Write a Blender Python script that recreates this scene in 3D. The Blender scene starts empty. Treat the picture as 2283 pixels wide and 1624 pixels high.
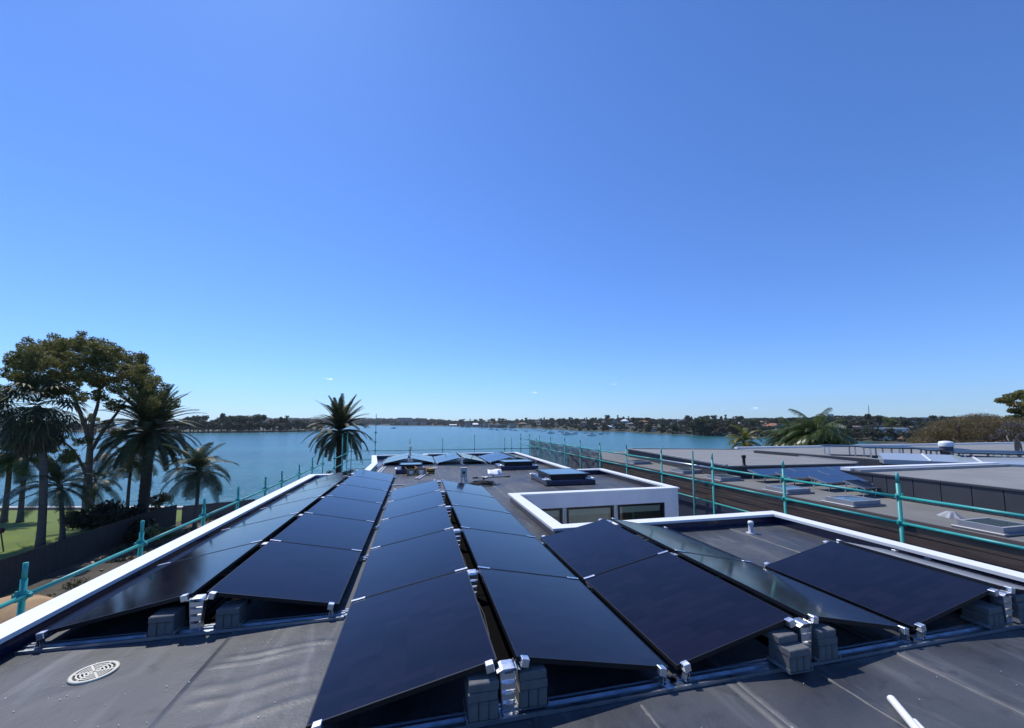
import bpy, bmesh, math, random
import numpy as np
from mathutils import Vector, Matrix

R = math.radians
SC = bpy.context.scene
COL = SC.collection

# ------------------------------------------------------------------ camera, sky, sun, exposure
CAM_Z = 2.0
F_PX, CX = 875.0, 1141.5                        # focal length and centre column in pixels of a 2283 px wide view
PITCH = R(5.0)
CY = 942.0 - F_PX * math.tan(PITCH)             # principal row: horizon at row 942
YAW = math.atan((CX - 930.0) / (F_PX / math.cos(PITCH)))
cam_data = bpy.data.cameras.new('camera')
cam_data.sensor_width = 36.0
cam_data.lens = F_PX / 2283.0 * 36.0
cam_data.shift_y = (CY - 812.0) / 2283.0
cam_data.clip_start, cam_data.clip_end = 0.05, 30000.0
cam = bpy.data.objects.new('camera', cam_data)
COL.objects.link(cam)
CAMP = Vector((-.03, .09, CAM_Z))
cam.location = CAMP
cam.rotation_euler = (R(90) + PITCH, 0, -YAW)
SC.camera = cam

SUN_AZ, SUN_EL = R(-27), R(57)                  # azimuth right of +Y, elevation
world = bpy.data.worlds.new('World')
SC.world = world
world.use_nodes = True
wn, wl = world.node_tree.nodes, world.node_tree.links
sky = wn.new('ShaderNodeTexSky')
sky.sky_type = 'NISHITA'
sky.sun_disc = False
sky.sun_elevation, sky.sun_rotation = SUN_EL, SUN_AZ
sky.air_density, sky.dust_density, sky.ozone_density = 1.0, 0.16, 6.0
tint = wn.new('ShaderNodeMix'); tint.data_type = 'RGBA'; tint.blend_type = 'MULTIPLY'     # the camera's blue white balance
tint.inputs['Factor'].default_value = 1.0
tint.inputs['B'].default_value = (.60, .85, 1.25, 1)
wl.new(sky.outputs[0], tint.inputs['A'])
wl.new(tint.outputs['Result'], wn['Background'].inputs[0])
wn['Background'].inputs[1].default_value = 0.14

sun_data = bpy.data.lights.new('sun', 'SUN')
sun_data.energy = 4.2
sun_data.angle = R(0.5)
sun_data.color = (1.0, 0.965, 0.91)
sun = bpy.data.objects.new('sun', sun_data)
COL.objects.link(sun)
sunvec = Vector((math.sin(SUN_AZ) * math.cos(SUN_EL), math.cos(SUN_AZ) * math.cos(SUN_EL), math.sin(SUN_EL)))
sun.rotation_euler = sunvec.to_track_quat('Z', 'Y').to_euler()
sun.location = (-20, 30, 60)

SC.view_settings.view_transform = 'Standard'
SC.view_settings.look = 'None'
SC.view_settings.exposure = 0.0
SC.view_settings.gamma = 1.0
SC.view_settings.use_curve_mapping = False
SC.cycles.max_bounces = 6
SC.cycles.transparent_max_bounces = 12
SC.cycles.caustics_reflective = False
SC.cycles.caustics_refractive = False

# ------------------------------------------------------------------ pixel -> direction helpers (view 2283 px wide)
_f = Vector((math.sin(YAW) * math.cos(PITCH), math.cos(YAW) * math.cos(PITCH), math.sin(PITCH)))
_r = Vector((math.cos(YAW), -math.sin(YAW), 0))
_u = _r.cross(_f)
def ray(px, py): return _f + _r * ((px - CX) / F_PX) + _u * ((CY - py) / F_PX)
def onz(px, py, z):
    d = ray(px, py); return CAMP + d * ((z - CAM_Z) / d.z)
def ony(px, py, y):
    d = ray(px, py); return CAMP + d * ((y - CAMP.y) / d.y)
def onx(px, py, x):
    d = ray(px, py); return CAMP + d * ((x - CAMP.x) / d.x)
def atd(px, py, dist):                           # horizontal distance
    d = ray(px, py); return CAMP + d * (dist / math.hypot(d.x, d.y))
def proj(p):
    q = Vector(p) - CAMP; w = q.dot(_f)
    return CX + F_PX * q.dot(_r) / w, CY - F_PX * q.dot(_u) / w

# ------------------------------------------------------------------ mesh helpers
class MB:
    def __init__(s): s.v, s.f = [], []
    def add(s, vs, fs):
        n = len(s.v); s.v.extend([tuple(v) for v in vs]); s.f.extend([tuple(i + n for i in f) for f in fs]); return s
    def box(s, x0, x1, y0, y1, z0, z1):
        return s.add([(x0,y0,z0),(x1,y0,z0),(x1,y1,z0),(x0,y1,z0),(x0,y0,z1),(x1,y0,z1),(x1,y1,z1),(x0,y1,z1)],
                     [(0,3,2,1),(4,5,6,7),(0,1,5,4),(1,2,6,5),(2,3,7,6),(3,0,4,7)])
    def cbox(s, x0, x1, y0, y1, z0, z1, b=0.006):     # chamfered box
        bm = bmesh.new(); bmesh.ops.create_cube(bm, size=1)
        for v in bm.verts:
            v.co = ((x0+x1)/2 + v.co.x*(x1-x0), (y0+y1)/2 + v.co.y*(y1-y0), (z0+z1)/2 + v.co.z*(z1-z0))
        bmesh.ops.bevel(bm, geom=bm.edges[:], offset=b, segments=1, affect='EDGES')
        bm.verts.index_update()
        s.add([v.co[:] for v in bm.verts], [[v.index for v in f.verts] for f in bm.faces]); bm.free(); return s
    def obox(s, c, ax, ay, az):                       # oriented box, half-vectors
        c, ax, ay, az = Vector(c), Vector(ax), Vector(ay), Vector(az)
        vs = [c+ax*i+ay*j+az*k for k in (-1,1) for j in (-1,1) for i in (-1,1)]
        return s.add(vs, [(0,2,3,1),(4,5,7,6),(0,1,5,4),(1,3,7,5),(3,2,6,7),(2,0,4,6)])
    def tube(s, pts, rad, seg=8, caps=True):
        pts = [Vector(p) for p in pts]; n = len(pts)
        if not isinstance(rad, (list, tuple)): rad = [rad]*n
        vs, fs, prev = [], [], None
        for i, p in enumerate(pts):
            t = (pts[min(i+1,n-1)] - pts[max(i-1,0)]).normalized()
            if prev is None:
                a = Vector((0,0,1)) if abs(t.z) < .9 else Vector((1,0,0))
                e1 = t.cross(a).normalized()
            else:
                e1 = (prev - t*prev.dot(t)).normalized()
            prev = e1; e2 = t.cross(e1)
            for k in range(seg):
                a = 2*math.pi*k/seg
                vs.append(p + (e1*math.cos(a) + e2*math.sin(a))*rad[i])
        for i in range(n-1):
            for k in range(seg):
                a, b = i*seg+k, i*seg+(k+1) % seg
                fs.append((a, b, b+seg, a+seg))
        if caps:
            fs.append(tuple(range(seg-1,-1,-1))); fs.append(tuple((n-1)*seg+k for k in range(seg)))
        return s.add(vs, fs)
    def prism(s, poly, z0, z1):                       # vertical prism over a convex or simple polygon (ngon caps)
        n = len(poly)
        return s.add([(x,y,z0) for x,y in poly]+[(x,y,z1) for x,y in poly],
                     [tuple(range(n-1,-1,-1)), tuple(range(n,2*n))]+[(i,(i+1)%n,n+(i+1)%n,n+i) for i in range(n)])
    def extrude(s, prof, x0, x1):                     # profile of (y,z) extruded along x
        n = len(prof)
        return s.add([(x0,y,z) for y,z in prof]+[(x1,y,z) for y,z in prof],
                     [tuple(range(n)), tuple(range(2*n-1,n-1,-1))]+[(i,n+i,n+(i+1)%n,(i+1)%n) for i in range(n)])
    def lathe(s, prof, seg=16, c=(0,0,0)):
        vs, fs = [], []; n = len(prof)
        for (r, z) in prof:
            for k in range(seg):
                a = 2*math.pi*k/seg; vs.append((c[0]+r*math.cos(a), c[1]+r*math.sin(a), c[2]+z))
        for i in range(n-1):
            for k in range(seg):
                a, b = i*seg+k, i*seg+(k+1) % seg
                fs.append((a, b, b+seg, a+seg))
        return s.add(vs, fs)
    def quad(s, a, b, c, d): return s.add([a,b,c,d], [(0,1,2,3)])
    def mesh(s, name, m, smooth=False):
        me = bpy.data.meshes.new(name); me.from_pydata(s.v, [], s.f); me.update()
        if m: me.materials.append(m)
        if smooth: me.polygons.foreach_set('use_smooth', [True]*len(me.polygons))
        return me
    def build(s, name, m, parent=None, smooth=False):
        return link(name, s.mesh(name, m, smooth), parent)

def link(name, data, parent=None):
    o = bpy.data.objects.new(name, data); COL.objects.link(o)
    if parent: o.parent = parent
    return o
def tag(o, label=None, cat=None, group=None, kind=None):
    if label: o['label'] = label
    if cat: o['category'] = cat
    if group: o['group'] = group
    if kind: o['kind'] = kind
    return o
def thing(name, label, cat, loc=(0,0,0), rz=0.0, group=None):
    o = bpy.data.objects.new(name, None); COL.objects.link(o)
    o.empty_display_size = .1
    o.location = loc; o.rotation_euler = (0,0,rz)
    return tag(o, label, cat, group)
KIDS = {}
def kids(o): return [c for c in bpy.data.objects if c.parent == o]
def copy_thing(parts, name, label, cat, loc, rot=(0,0,0), scale=1.0, group=None):
    """parts: list of (name, mesh, [(subname, submesh)...])"""
    o = thing(name, label, cat, loc, 0, group); o.rotation_euler = rot
    o.scale = (scale,)*3 if isinstance(scale, (int, float)) else scale
    for p in parts:
        c = link(p[0], p[1], o)
        for q in (p[2] if len(p) > 2 else []): link(q[0], q[1], c)
    return o
def beveled(o, w=.004, seg=1):
    m = o.modifiers.new('bevel', 'BEVEL'); m.width = w; m.segments = seg; m.limit_method = 'ANGLE'
    return o

# ------------------------------------------------------------------ materials
def mat(name, col, rough=.5, metal=0.0, spec=.5, col2=None, nscale=4.0, lo=.35, hi=.65, bump=0.0, bscale=60.0, coat=0.0,
        rvar=0.0, detail=6.0, stretch=None, bdist=.01):
    m = bpy.data.materials.new(name); m.use_nodes = True
    nt = m.node_tree; n, l = nt.nodes, nt.links; b = n['Principled BSDF']
    b.inputs['Base Color'].default_value = (*col, 1); b.inputs['Roughness'].default_value = rough
    b.inputs['Metallic'].default_value = metal; b.inputs['Specular IOR Level'].default_value = spec
    b.inputs['Coat Weight'].default_value = coat
    tc = n.new('ShaderNodeTexCoord'); vec = tc.outputs['Object']
    if stretch:
        mp = n.new('ShaderNodeMapping'); mp.inputs['Scale'].default_value = stretch
        l.new(vec, mp.inputs['Vector']); vec = mp.outputs[0]
    if col2 or rvar:
        nz = n.new('ShaderNodeTexNoise'); nz.inputs['Scale'].default_value = nscale; nz.inputs['Detail'].default_value = detail
        l.new(vec, nz.inputs['Vector'])
        rp = n.new('ShaderNodeMapRange'); rp.inputs['From Min'].default_value = lo; rp.inputs['From Max'].default_value = hi
        l.new(nz.outputs['Fac'], rp.inputs['Value'])
        if col2:
            mx = n.new('ShaderNodeMix'); mx.data_type = 'RGBA'
            mx.inputs['A'].default_value = (*col, 1); mx.inputs['B'].default_value = (*col2, 1)
            l.new(rp.outputs[0], mx.inputs['Factor']); l.new(mx.outputs['Result'], b.inputs['Base Color'])
        if rvar:
            ma = n.new('ShaderNodeMath'); ma.operation = 'MULTIPLY_ADD'; ma.inputs[1].default_value = rvar; ma.inputs[2].default_value = rough
            l.new(rp.outputs[0], ma.inputs[0]); l.new(ma.outputs[0], b.inputs['Roughness'])
    if bump:
        nb = n.new('ShaderNodeTexNoise'); nb.inputs['Scale'].default_value = bscale; nb.inputs['Detail'].default_value = 4
        l.new(vec, nb.inputs['Vector'])
        bp = n.new('ShaderNodeBump'); bp.inputs['Strength'].default_value = bump; bp.inputs['Distance'].default_value = bdist
        l.new(nb.outputs['Fac'], bp.inputs['Height']); l.new(bp.outputs[0], b.inputs['Normal'])
    return m
def leaf_mat(name, c1, c2, trans=.25, rough=.55, c3=None):
    m = bpy.data.materials.new(name); m.use_nodes = True
    nt = m.node_tree; n, l = nt.nodes, nt.links; b = n['Principled BSDF']
    g = n.new('ShaderNodeNewGeometry')
    cr = n.new('ShaderNodeValToRGB'); cr.color_ramp.elements[0].color = (*c1, 1); cr.color_ramp.elements[1].color = (*c2, 1)
    if c3:
        e = cr.color_ramp.elements.new(.93); e.color = (*c2, 1); cr.color_ramp.elements[-1].color = (*c3, 1)
    l.new(g.outputs['Random Per Island'], cr.inputs[0])
    l.new(cr.outputs[0], b.inputs['Base Color']); b.inputs['Roughness'].default_value = rough
    b.inputs['Specular IOR Level'].default_value = .35
    t = n.new('ShaderNodeBsdfTranslucent'); l.new(cr.outputs[0], t.inputs['Color'])
    mx = n.new('ShaderNodeMixShader'); mx.inputs[0].default_value = trans
    l.new(b.outputs[0], mx.inputs[1]); l.new(t.outputs[0], mx.inputs[2])
    l.new(mx.outputs[0], n['Material Output'].inputs['Surface'])
    return m
def net_mat(name, col, alpha, cell=.03, a2=.2):
    m = bpy.data.materials.new(name); m.use_nodes = True
    nt = m.node_tree; n, l = nt.nodes, nt.links; b = n['Principled BSDF']
    b.inputs['Base Color'].default_value = (*col, 1); b.inputs['Roughness'].default_value = .8
    tc = n.new('ShaderNodeTexCoord')
    nz = n.new('ShaderNodeTexNoise'); nz.inputs['Scale'].default_value = 1.3; nz.inputs['Detail'].default_value = 5
    mp = n.new('ShaderNodeMapping'); mp.inputs['Scale'].default_value = (1, .5, 3)
    l.new(tc.outputs['Object'], mp.inputs[0]); l.new(mp.outputs[0], nz.inputs['Vector'])
    mr = n.new('ShaderNodeMapRange'); mr.inputs['From Min'].default_value = .3; mr.inputs['From Max'].default_value = .7
    mr.inputs['To Min'].default_value = alpha - a2/2; mr.inputs['To Max'].default_value = alpha + a2/2
    l.new(nz.outputs['Fac'], mr.inputs[0])
    sp = n.new('ShaderNodeSeparateXYZ'); l.new(tc.outputs['Object'], sp.inputs[0])
    outs = [mr.outputs[0]]
    for ax in ('Y', 'Z'):                                    # woven cords of the net
        fr = n.new('ShaderNodeMath'); fr.operation = 'PINGPONG'; fr.inputs[1].default_value = cell
        l.new(sp.outputs[ax], fr.inputs[0])
        lt = n.new('ShaderNodeMath'); lt.operation = 'LESS_THAN'; lt.inputs[1].default_value = cell*.14
        l.new(fr.outputs[0], lt.inputs[0]); outs.append(lt.outputs[0])
    mx1 = n.new('ShaderNodeMath'); mx1.operation = 'MAXIMUM'; l.new(outs[1], mx1.inputs[0]); l.new(outs[2], mx1.inputs[1])
    mx2 = n.new('ShaderNodeMath'); mx2.operation = 'MAXIMUM'; l.new(outs[0], mx2.inputs[0]); l.new(mx1.outputs[0], mx2.inputs[1])
    l.new(mx2.outputs[0], b.inputs['Alpha'])
    return m

M = {}
def membrane_mat():
    m = bpy.data.materials.new('roof_membrane'); m.use_nodes = True
    nt = m.node_tree; n, l = nt.nodes, nt.links; b = n['Principled BSDF']
    b.inputs['Specular IOR Level'].default_value = .5
    tc = n.new('ShaderNodeTexCoord')
    def noise(scale, detail, stretch=(1,1,1), rot=0.0, lo=.35, hi=.65, dist=0.0):
        mp = n.new('ShaderNodeMapping'); mp.inputs['Scale'].default_value = stretch; mp.inputs['Rotation'].default_value = (0,0,rot)
        l.new(tc.outputs['Object'], mp.inputs[0])
        nz = n.new('ShaderNodeTexNoise'); nz.inputs['Scale'].default_value = scale; nz.inputs['Detail'].default_value = detail; nz.inputs['Distortion'].default_value = dist
        l.new(mp.outputs[0], nz.inputs['Vector'])
        mr = n.new('ShaderNodeMapRange'); mr.inputs['From Min'].default_value = lo; mr.inputs['From Max'].default_value = hi
        l.new(nz.outputs['Fac'], mr.inputs[0]); return mr.outputs[0], nz.outputs['Fac']
    def mix(fac, a, c, k=1.0):
        mx = n.new('ShaderNodeMix'); mx.data_type = 'RGBA'
        if k != 1.0:
            q = n.new('ShaderNodeMath'); q.operation = 'MULTIPLY'; q.inputs[1].default_value = k; l.new(fac, q.inputs[0]); fac = q.outputs[0]
        l.new(fac, mx.inputs['Factor'])
        if isinstance(a, tuple): mx.inputs['A'].default_value = (*a, 1)
        else: l.new(a, mx.inputs['A'])
        mx.inputs['B'].default_value = (*c, 1); return mx.outputs['Result']
    patch, _ = noise(.9, 8, (1,.7,1), .3, .34, .66, .6)          # broad worn patches
    scuff, _ = noise(2.2, 9, (1.6,.35,1), .9, .54, .72, 1.2)      # chalky foot scuffs
    dirt, _ = noise(5.0, 8, (1,1,1), 0, .56, .70, .4)
    speck, _ = noise(70, 3, (1,1,1), 0, .62, .74)
    c = mix(patch, (.031,.034,.040), (.070,.074,.080))
    c = mix(scuff, c, (.150,.155,.160), .55)
    c = mix(dirt, c, (.022,.023,.026), .6)
    c = mix(speck, c, (.14,.14,.14), .35)
    l.new(c, b.inputs['Base Color'])
    ma = n.new('ShaderNodeMath'); ma.operation = 'MULTIPLY_ADD'; ma.inputs[1].default_value = .22; ma.inputs[2].default_value = .44
    l.new(patch, ma.inputs[0]); l.new(ma.outputs[0], b.inputs['Roughness'])
    _, f1 = noise(45, 4); _, f2 = noise(6, 5, (1,.6,1))
    b1 = n.new('ShaderNodeBump'); b1.inputs['Strength'].default_value = .16; b1.inputs['Distance'].default_value = .01; l.new(f1, b1.inputs['Height'])
    b2 = n.new('ShaderNodeBump'); b2.inputs['Strength'].default_value = .25; b2.inputs['Distance'].default_value = .03; l.new(f2, b2.inputs['Height']); l.new(b1.outputs[0], b2.inputs['Normal'])
    l.new(b2.outputs[0], b.inputs['Normal']); return m
M['membrane'] = membrane_mat()
M['membrane_dark'] = mat('roof_membrane_upstand', (.010,.015,.050), .24, col2=(.015,.022,.070), nscale=5, bump=.3, bscale=14, spec=.8, coat=.3)  # navy of the reflected sky is mixed into the base colour
M['seam'] = mat('seam_tape', (.13,.13,.128), .6, col2=(.085,.085,.085), nscale=9, bump=.3, bscale=80)
M['white'] = mat('white_paint', (.80,.80,.80), .45, col2=(.74,.74,.735), nscale=2.5, lo=.45, hi=.8)
M['render'] = mat('white_render', (.74,.74,.75), .8, col2=(.68,.68,.70), nscale=3, bump=.15, bscale=120)
M['alu'] = mat('aluminium', (.80,.81,.83), .28, 1.0, rvar=.2, nscale=14, col2=(.68,.69,.71))
M['alu_rail'] = mat('aluminium_rail', (.50,.55,.62), .30, 1.0, col2=(.40,.45,.52), nscale=10, rvar=.15)
M['alu_dull'] = mat('aluminium_dull', (.42,.43,.45), .45, .8)
M['black_frame'] = mat('black_anodised', (.012,.012,.015), .35, .3)
M['black'] = mat('black_plastic', (.012,.012,.013), .55)
M['matt_black'] = mat('matt_black_gap_strip', (.004,.004,.005), .95, spec=.05)  # for the strip added to darken the ridge gaps
M['paver'] = mat('ballast_paver', (.105,.108,.112), .9, col2=(.15,.15,.15), nscale=22, bump=.5, bscale=140, lo=.3, hi=.7)
M['teal'] = mat('teal_scaffold_paint', (.028,.30,.27), .42, col2=(.05,.38,.34), nscale=6, lo=.5, hi=.75, bump=.1, bscale=40)
M['teal_dark'] = mat('worn_scaffold_steel', (.03,.13,.14), .5, col2=(.05,.22,.21), nscale=5)
M['galv'] = mat('galvanised_tube', (.55,.56,.58), .4, .9)
M['cream'] = mat('cream_plastic', (.72,.68,.54), .5, col2=(.62,.57,.44), nscale=30)
M['pvc'] = mat('white_pvc', (.80,.80,.78), .35)
M['pvc_grey'] = mat('grey_pvc', (.50,.51,.53), .45)
M['grey_plastic'] = mat('grey_enclosure', (.45,.46,.46), .5)
M['card'] = mat('cardboard', (.32,.19,.09), .85, col2=(.38,.24,.12), nscale=8)
M['sill'] = mat('skylight_flashing', (.23,.235,.25), .5, .3)
M['conc'] = mat('concrete', (.30,.29,.27), .85, col2=(.22,.21,.20), nscale=3, bump=.3, bscale=30)

def glass_panel_mat():
    m = bpy.data.materials.new('solar_glass'); m.use_nodes = True
    nt = m.node_tree; n, l = nt.nodes, nt.links; b = n['Principled BSDF']
    tc = n.new('ShaderNodeTexCoord'); oi = n.new('ShaderNodeObjectInfo')
    # cells: six across the slope, eighteen half cells along the length; each cell a slightly different blue-black
    dv = n.new('ShaderNodeVectorMath'); dv.operation = 'DIVIDE'; dv.inputs[1].default_value = (.1985, .0953, 1)
    l.new(tc.outputs['Object'], dv.inputs[0])
    fl = n.new('ShaderNodeVectorMath'); fl.operation = 'FLOOR'; l.new(dv.outputs[0], fl.inputs[0])
    cb = n.new('ShaderNodeCombineXYZ'); l.new(oi.outputs['Random'], cb.inputs['Z'])
    ad = n.new('ShaderNodeVectorMath'); ad.operation = 'ADD'; l.new(fl.outputs[0], ad.inputs[0]); l.new(cb.outputs[0], ad.inputs[1])
    wn_ = n.new('ShaderNodeTexWhiteNoise'); l.new(ad.outputs[0], wn_.inputs['Vector'])
    cr = n.new('ShaderNodeValToRGB')
    cr.color_ramp.elements[0].color = (.0052,.0048,.0115,1); cr.color_ramp.elements[1].color = (.0100,.0080,.0185,1)
    l.new(wn_.outputs['Value'], cr.inputs[0])
    # thin busbar wires and cell gaps
    sx = n.new('ShaderNodeSeparateXYZ'); l.new(tc.outputs['Object'], sx.inputs[0])
    wv = n.new('ShaderNodeMath'); wv.operation = 'PINGPONG'; wv.inputs[1].default_value = .0953/2; l.new(sx.outputs['Y'], wv.inputs[0])
    lt = n.new('ShaderNodeMath'); lt.operation = 'LESS_THAN'; lt.inputs[1].default_value = .0016; l.new(wv.outputs[0], lt.inputs[0])
    mx = n.new('ShaderNodeMix'); mx.data_type = 'RGBA'; mx.inputs['B'].default_value = (.0015,.0015,.003,1)
    l.new(lt.outputs[0], mx.inputs['Factor']); l.new(cr.outputs[0], mx.inputs['A']); l.new(mx.outputs['Result'], b.inputs['Base Color'])
    nz = n.new('ShaderNodeTexNoise'); nz.inputs['Scale'].default_value = 1.6; nz.inputs['Detail'].default_value = 5
    l.new(tc.outputs['Object'], nz.inputs['Vector'])
    mr = n.new('ShaderNodeMapRange'); mr.inputs['To Min'].default_value = .07; mr.inputs['To Max'].default_value = .13
    l.new(nz.outputs['Fac'], mr.inputs[0]); l.new(mr.outputs[0], b.inputs['Roughness'])
    b.inputs['IOR'].default_value = 1.33
    return m
M['solar'] = glass_panel_mat()

# ------------------------------------------------------------------ ground and water (the large setting)
WATER_Z = -9.2
SHORE = [(-150,84),(-90,70),(-60,62),(-38.6,57.1),(-28,54.6),(-18.8,52.4),(-4,49.5),(14,49),(34,54),(52,66),(70,84),(96,104),(135,122),(190,136),(252,153)]
def ground_z(x, y):
    ds = min(math.hypot(x-a, y-b) for a, b in dense_shore)
    t = min(1.0, ds/16.0); t = t*t*(3-2*t)
    return -7.95 + 1.4*t
dense_shore = []
for (a, b), (c, d) in zip(SHORE, SHORE[1:]):
    for k in range(4): dense_shore.append((a+(c-a)*k/4, b+(d-b)*k/4))
dense_shore.append(SHORE[-1])
M['soil'] = mat('garden_soil', (.045,.038,.028), .95, col2=(.10,.085,.055), nscale=.8, lo=.4, hi=.75, bump=.8, bscale=4, bdist=.08)
M['lawn'] = mat('lawn_grass', (.125,.175,.012), .9, col2=(.085,.13,.012), nscale=.5, lo=.35, hi=.7, bump=.8, bscale=25, bdist=.05)
def strip_ground(name, xs, inner, m, dz=0.0, rows=14):
    mb = MB(); nr = rows+1
    for (x, y) in xs:
        for k in range(nr):
            t = (k/rows)**2.2
            yy = y + (inner - y)*t
            mb.v.append((x, yy, ground_z(x, yy)+dz))
    for i in range(len(xs)-1):
        for k in range(nr-1):
            a = i*nr+k; mb.f.append((a, a+1, a+nr+1, a+nr))
    return mb.build(name, m, smooth=True)
tag(strip_ground('ground', dense_shore, -60.0, M['soil']), kind='structure')
lawn_pts = [(p[0], p[1]-1.0) for p in dense_shore if p[0] < -20]
lawn_pts = [(-20.9, 52.2)] and [(x, y) for x, y in lawn_pts] + [(-20.8, 51.9)]
tag(strip_ground('lawn', lawn_pts, 16.0, M['lawn'], .03, 20), kind='structure')

def water_mat():
    m = bpy.data.materials.new('harbour_water'); m.use_nodes = True
    nt = m.node_tree; n, l = nt.nodes, nt.links; b = n['Principled BSDF']
    b.inputs['Base Color'].default_value = (.018,.105,.150,1); b.inputs['Roughness'].default_value = .20; b.inputs['IOR'].default_value = 1.30
    tc = n.new('ShaderNodeTexCoord')
    mp = n.new('ShaderNodeMapping'); mp.inputs['Rotation'].default_value = (0,0,R(25)); mp.inputs['Scale'].default_value = (.55,1.5,1)
    l.new(tc.outputs['Object'], mp.inputs[0])
    n1 = n.new('ShaderNodeTexNoise'); n1.inputs['Scale'].default_value = .9; n1.inputs['Detail'].default_value = 5; l.new(mp.outputs[0], n1.inputs[0])
    n2 = n.new('ShaderNodeTexNoise'); n2.inputs['Scale'].default_value = .16; n2.inputs['Detail'].default_value = 3; l.new(mp.outputs[0], n2.inputs[0])
    b1 = n.new('ShaderNodeBump'); b1.inputs['Strength'].default_value = .9; b1.inputs['Distance'].default_value = .32; l.new(n1.outputs[0], b1.inputs['Height'])
    b2 = n.new('ShaderNodeBump'); b2.inputs['Strength'].default_value = .7; b2.inputs['Distance'].default_value = .8
    l.new(n2.outputs[0], b2.inputs['Height']); l.new(b1.outputs[0], b2.inputs['Normal']); l.new(b2.outputs[0], b.inputs['Normal'])
    # wind lanes: broad streaks of slightly different roughness and tint
    n3 = n.new('ShaderNodeTexNoise'); n3.inputs['Scale'].default_value = .012; n3.inputs['Detail'].default_value = 4
    mp3 = n.new('ShaderNodeMapping'); mp3.inputs['Scale'].default_value = (.5,3,1); l.new(tc.outputs['Object'], mp3.inputs[0]); l.new(mp3.outputs[0], n3.inputs[0])
    mx = n.new('ShaderNodeMix'); mx.data_type = 'RGBA'; mx.inputs['A'].default_value = (.016,.098,.098,1); mx.inputs['B'].default_value = (.026,.130,.124,1)
    mr = n.new('ShaderNodeMapRange'); mr.inputs['From Min'].default_value = .35; mr.inputs['From Max'].default_value = .65
    l.new(n3.outputs[0], mr.inputs[0]); l.new(mr.outputs[0], mx.inputs['Factor']); l.new(mx.outputs['Result'], b.inputs['Base Color'])
    return m
mb = MB(); mb.quad((-3400,-150,WATER_Z),(4400,-150,WATER_Z),(4400,4300,WATER_Z),(-3400,4300,WATER_Z))
tag(mb.build('water', water_mat()), kind='structure')

# ------------------------------------------------------------------ the flat-roofed house with its parapets
GROUND = -6.55
house = thing('flat_roof_house', 'white flat-roofed house with dark membrane roof and white parapet carrying the solar panels', 'house', (0,0,0))
ROOF = [(-3.42,-4.0),(-3.42,15.0),(-1.75,15.0),(-1.75,18.6),(-2.32,23.9),(-2.05,23.9),(-2.02,22.55),(.55,22.55),(.55,23.3),(5.72,23.3),
        (5.72,14.25),(6.88,14.25),(6.88,9.98),(2.30,9.98),(2.30,6.63),(6.88,6.63),(6.88,-4.0)]
ROOF = [(-3.42,-4.0),(-3.42,15.0),(-1.75,15.0),(-1.75,18.6),(-2.20,22.9),(.55,22.9),(.55,23.3),(5.72,23.3),
        (5.72,14.25),(6.88,14.25),(6.88,9.98),(2.30,9.98),(2.30,6.63),(6.88,6.63),(6.88,-4.0)]
def offset_poly(poly, d):                              # polygon is clockwise; positive d is outward
    out = []; n = len(poly)
    for i in range(n):
        p0, p1, p2 = Vector(poly[i-1]), Vector(poly[i]), Vector(poly[(i+1) % n])
        e1, e2 = (p1-p0).normalized(), (p2-p1).normalized()
        n1, n2 = Vector((-e1.y, e1.x)), Vector((-e2.y, e2.x))
        b = n1+n2; b = b/(b.dot(n1))
        out.append(tuple(p1 + b*d))
    return out
def poly_slab(poly, z0, z1):
    bm = bmesh.new(); vs = [bm.verts.new((x,y,z1)) for x, y in poly]
    f = bm.faces.new(vs); f.normal_update()
    if f.normal.z < 0: f.normal_flip()
    r = bmesh.ops.extrude_face_region(bm, geom=[f])
    for g in r['geom']:
        if isinstance(g, bmesh.types.BMVert): g.co.z = z0
    bmesh.ops.triangulate(bm, faces=[f for f in bm.faces if len(f.verts) > 4])
    bmesh.ops.recalc_face_normals(bm, faces=bm.faces)
    return bm
def bm_obj(name, bm, m, parent=None):
    me = bpy.data.meshes.new(name); bm.to_mesh(me); bm.free(); me.materials.append(m); return link(name, me, parent)
bm_obj('roof_deck', poly_slab(ROOF, -.28, 0.0), M['membrane_dark'], house)
P_in, P_up, P_out, P_wall = offset_poly(ROOF, -.05), offset_poly(ROOF, .0), offset_poly(ROOF, .20), offset_poly(ROOF, .17)
P_upo = offset_poly(ROOF, .10)
n = len(ROOF)
for i in range(n - 1):
    j = i+1
    a, b, c, d = P_up[i], P_up[j], P_upo[j], P_upo[i]
    MB().prism([a, b, c, d], -.02, .157).build('upstand', M['membrane_dark'], house)
    a, b, c, d = P_in[i], P_in[j], P_out[j], P_out[i]
    o = MB().prism([a, b, c, d], .157, .20).build('coping', M['white'], house)
# outer walls in pieces, the notch wall with three windows
def wall_seg(i, z0, z1, name='wall'):
    j = (i+1) % n
    a, b = P_wall[i], P_wall[j]
    e = .12; v1 = (Vector(b)-Vector(a)).normalized(); nn = Vector((v1.y, -v1.x)); a = tuple(Vector(a)+v1*.1215)
    c = tuple(Vector(b)+nn*e); d = tuple(Vector(a)+nn*e)
    return MB().prism([a, b, c, d], z0, z1).build(name, M['render'], house)
NOTCH = 10
for i in range(n):
    if i != NOTCH: wall_seg(i, GROUND, .155)
WY = P_wall[NOTCH][1]                                   # plane of the notch wall, faces the camera
wx0, wx1 = P_wall[NOTCH+1][0], P_wall[NOTCH][0]         # 2.47 .. 7.05
ZB = ony(1482.8, 1120.3, WY).z
MB().box(wx0+.002, wx1-.1215, WY+.0015, WY+.12, ZB, .155).build('wall', M['render'], house)
zx = lambda x: ony((1280+x/4.756)/1.12133, 1130, WY).x   # crop column -> world x
pier0 = zx(1818)
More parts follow.
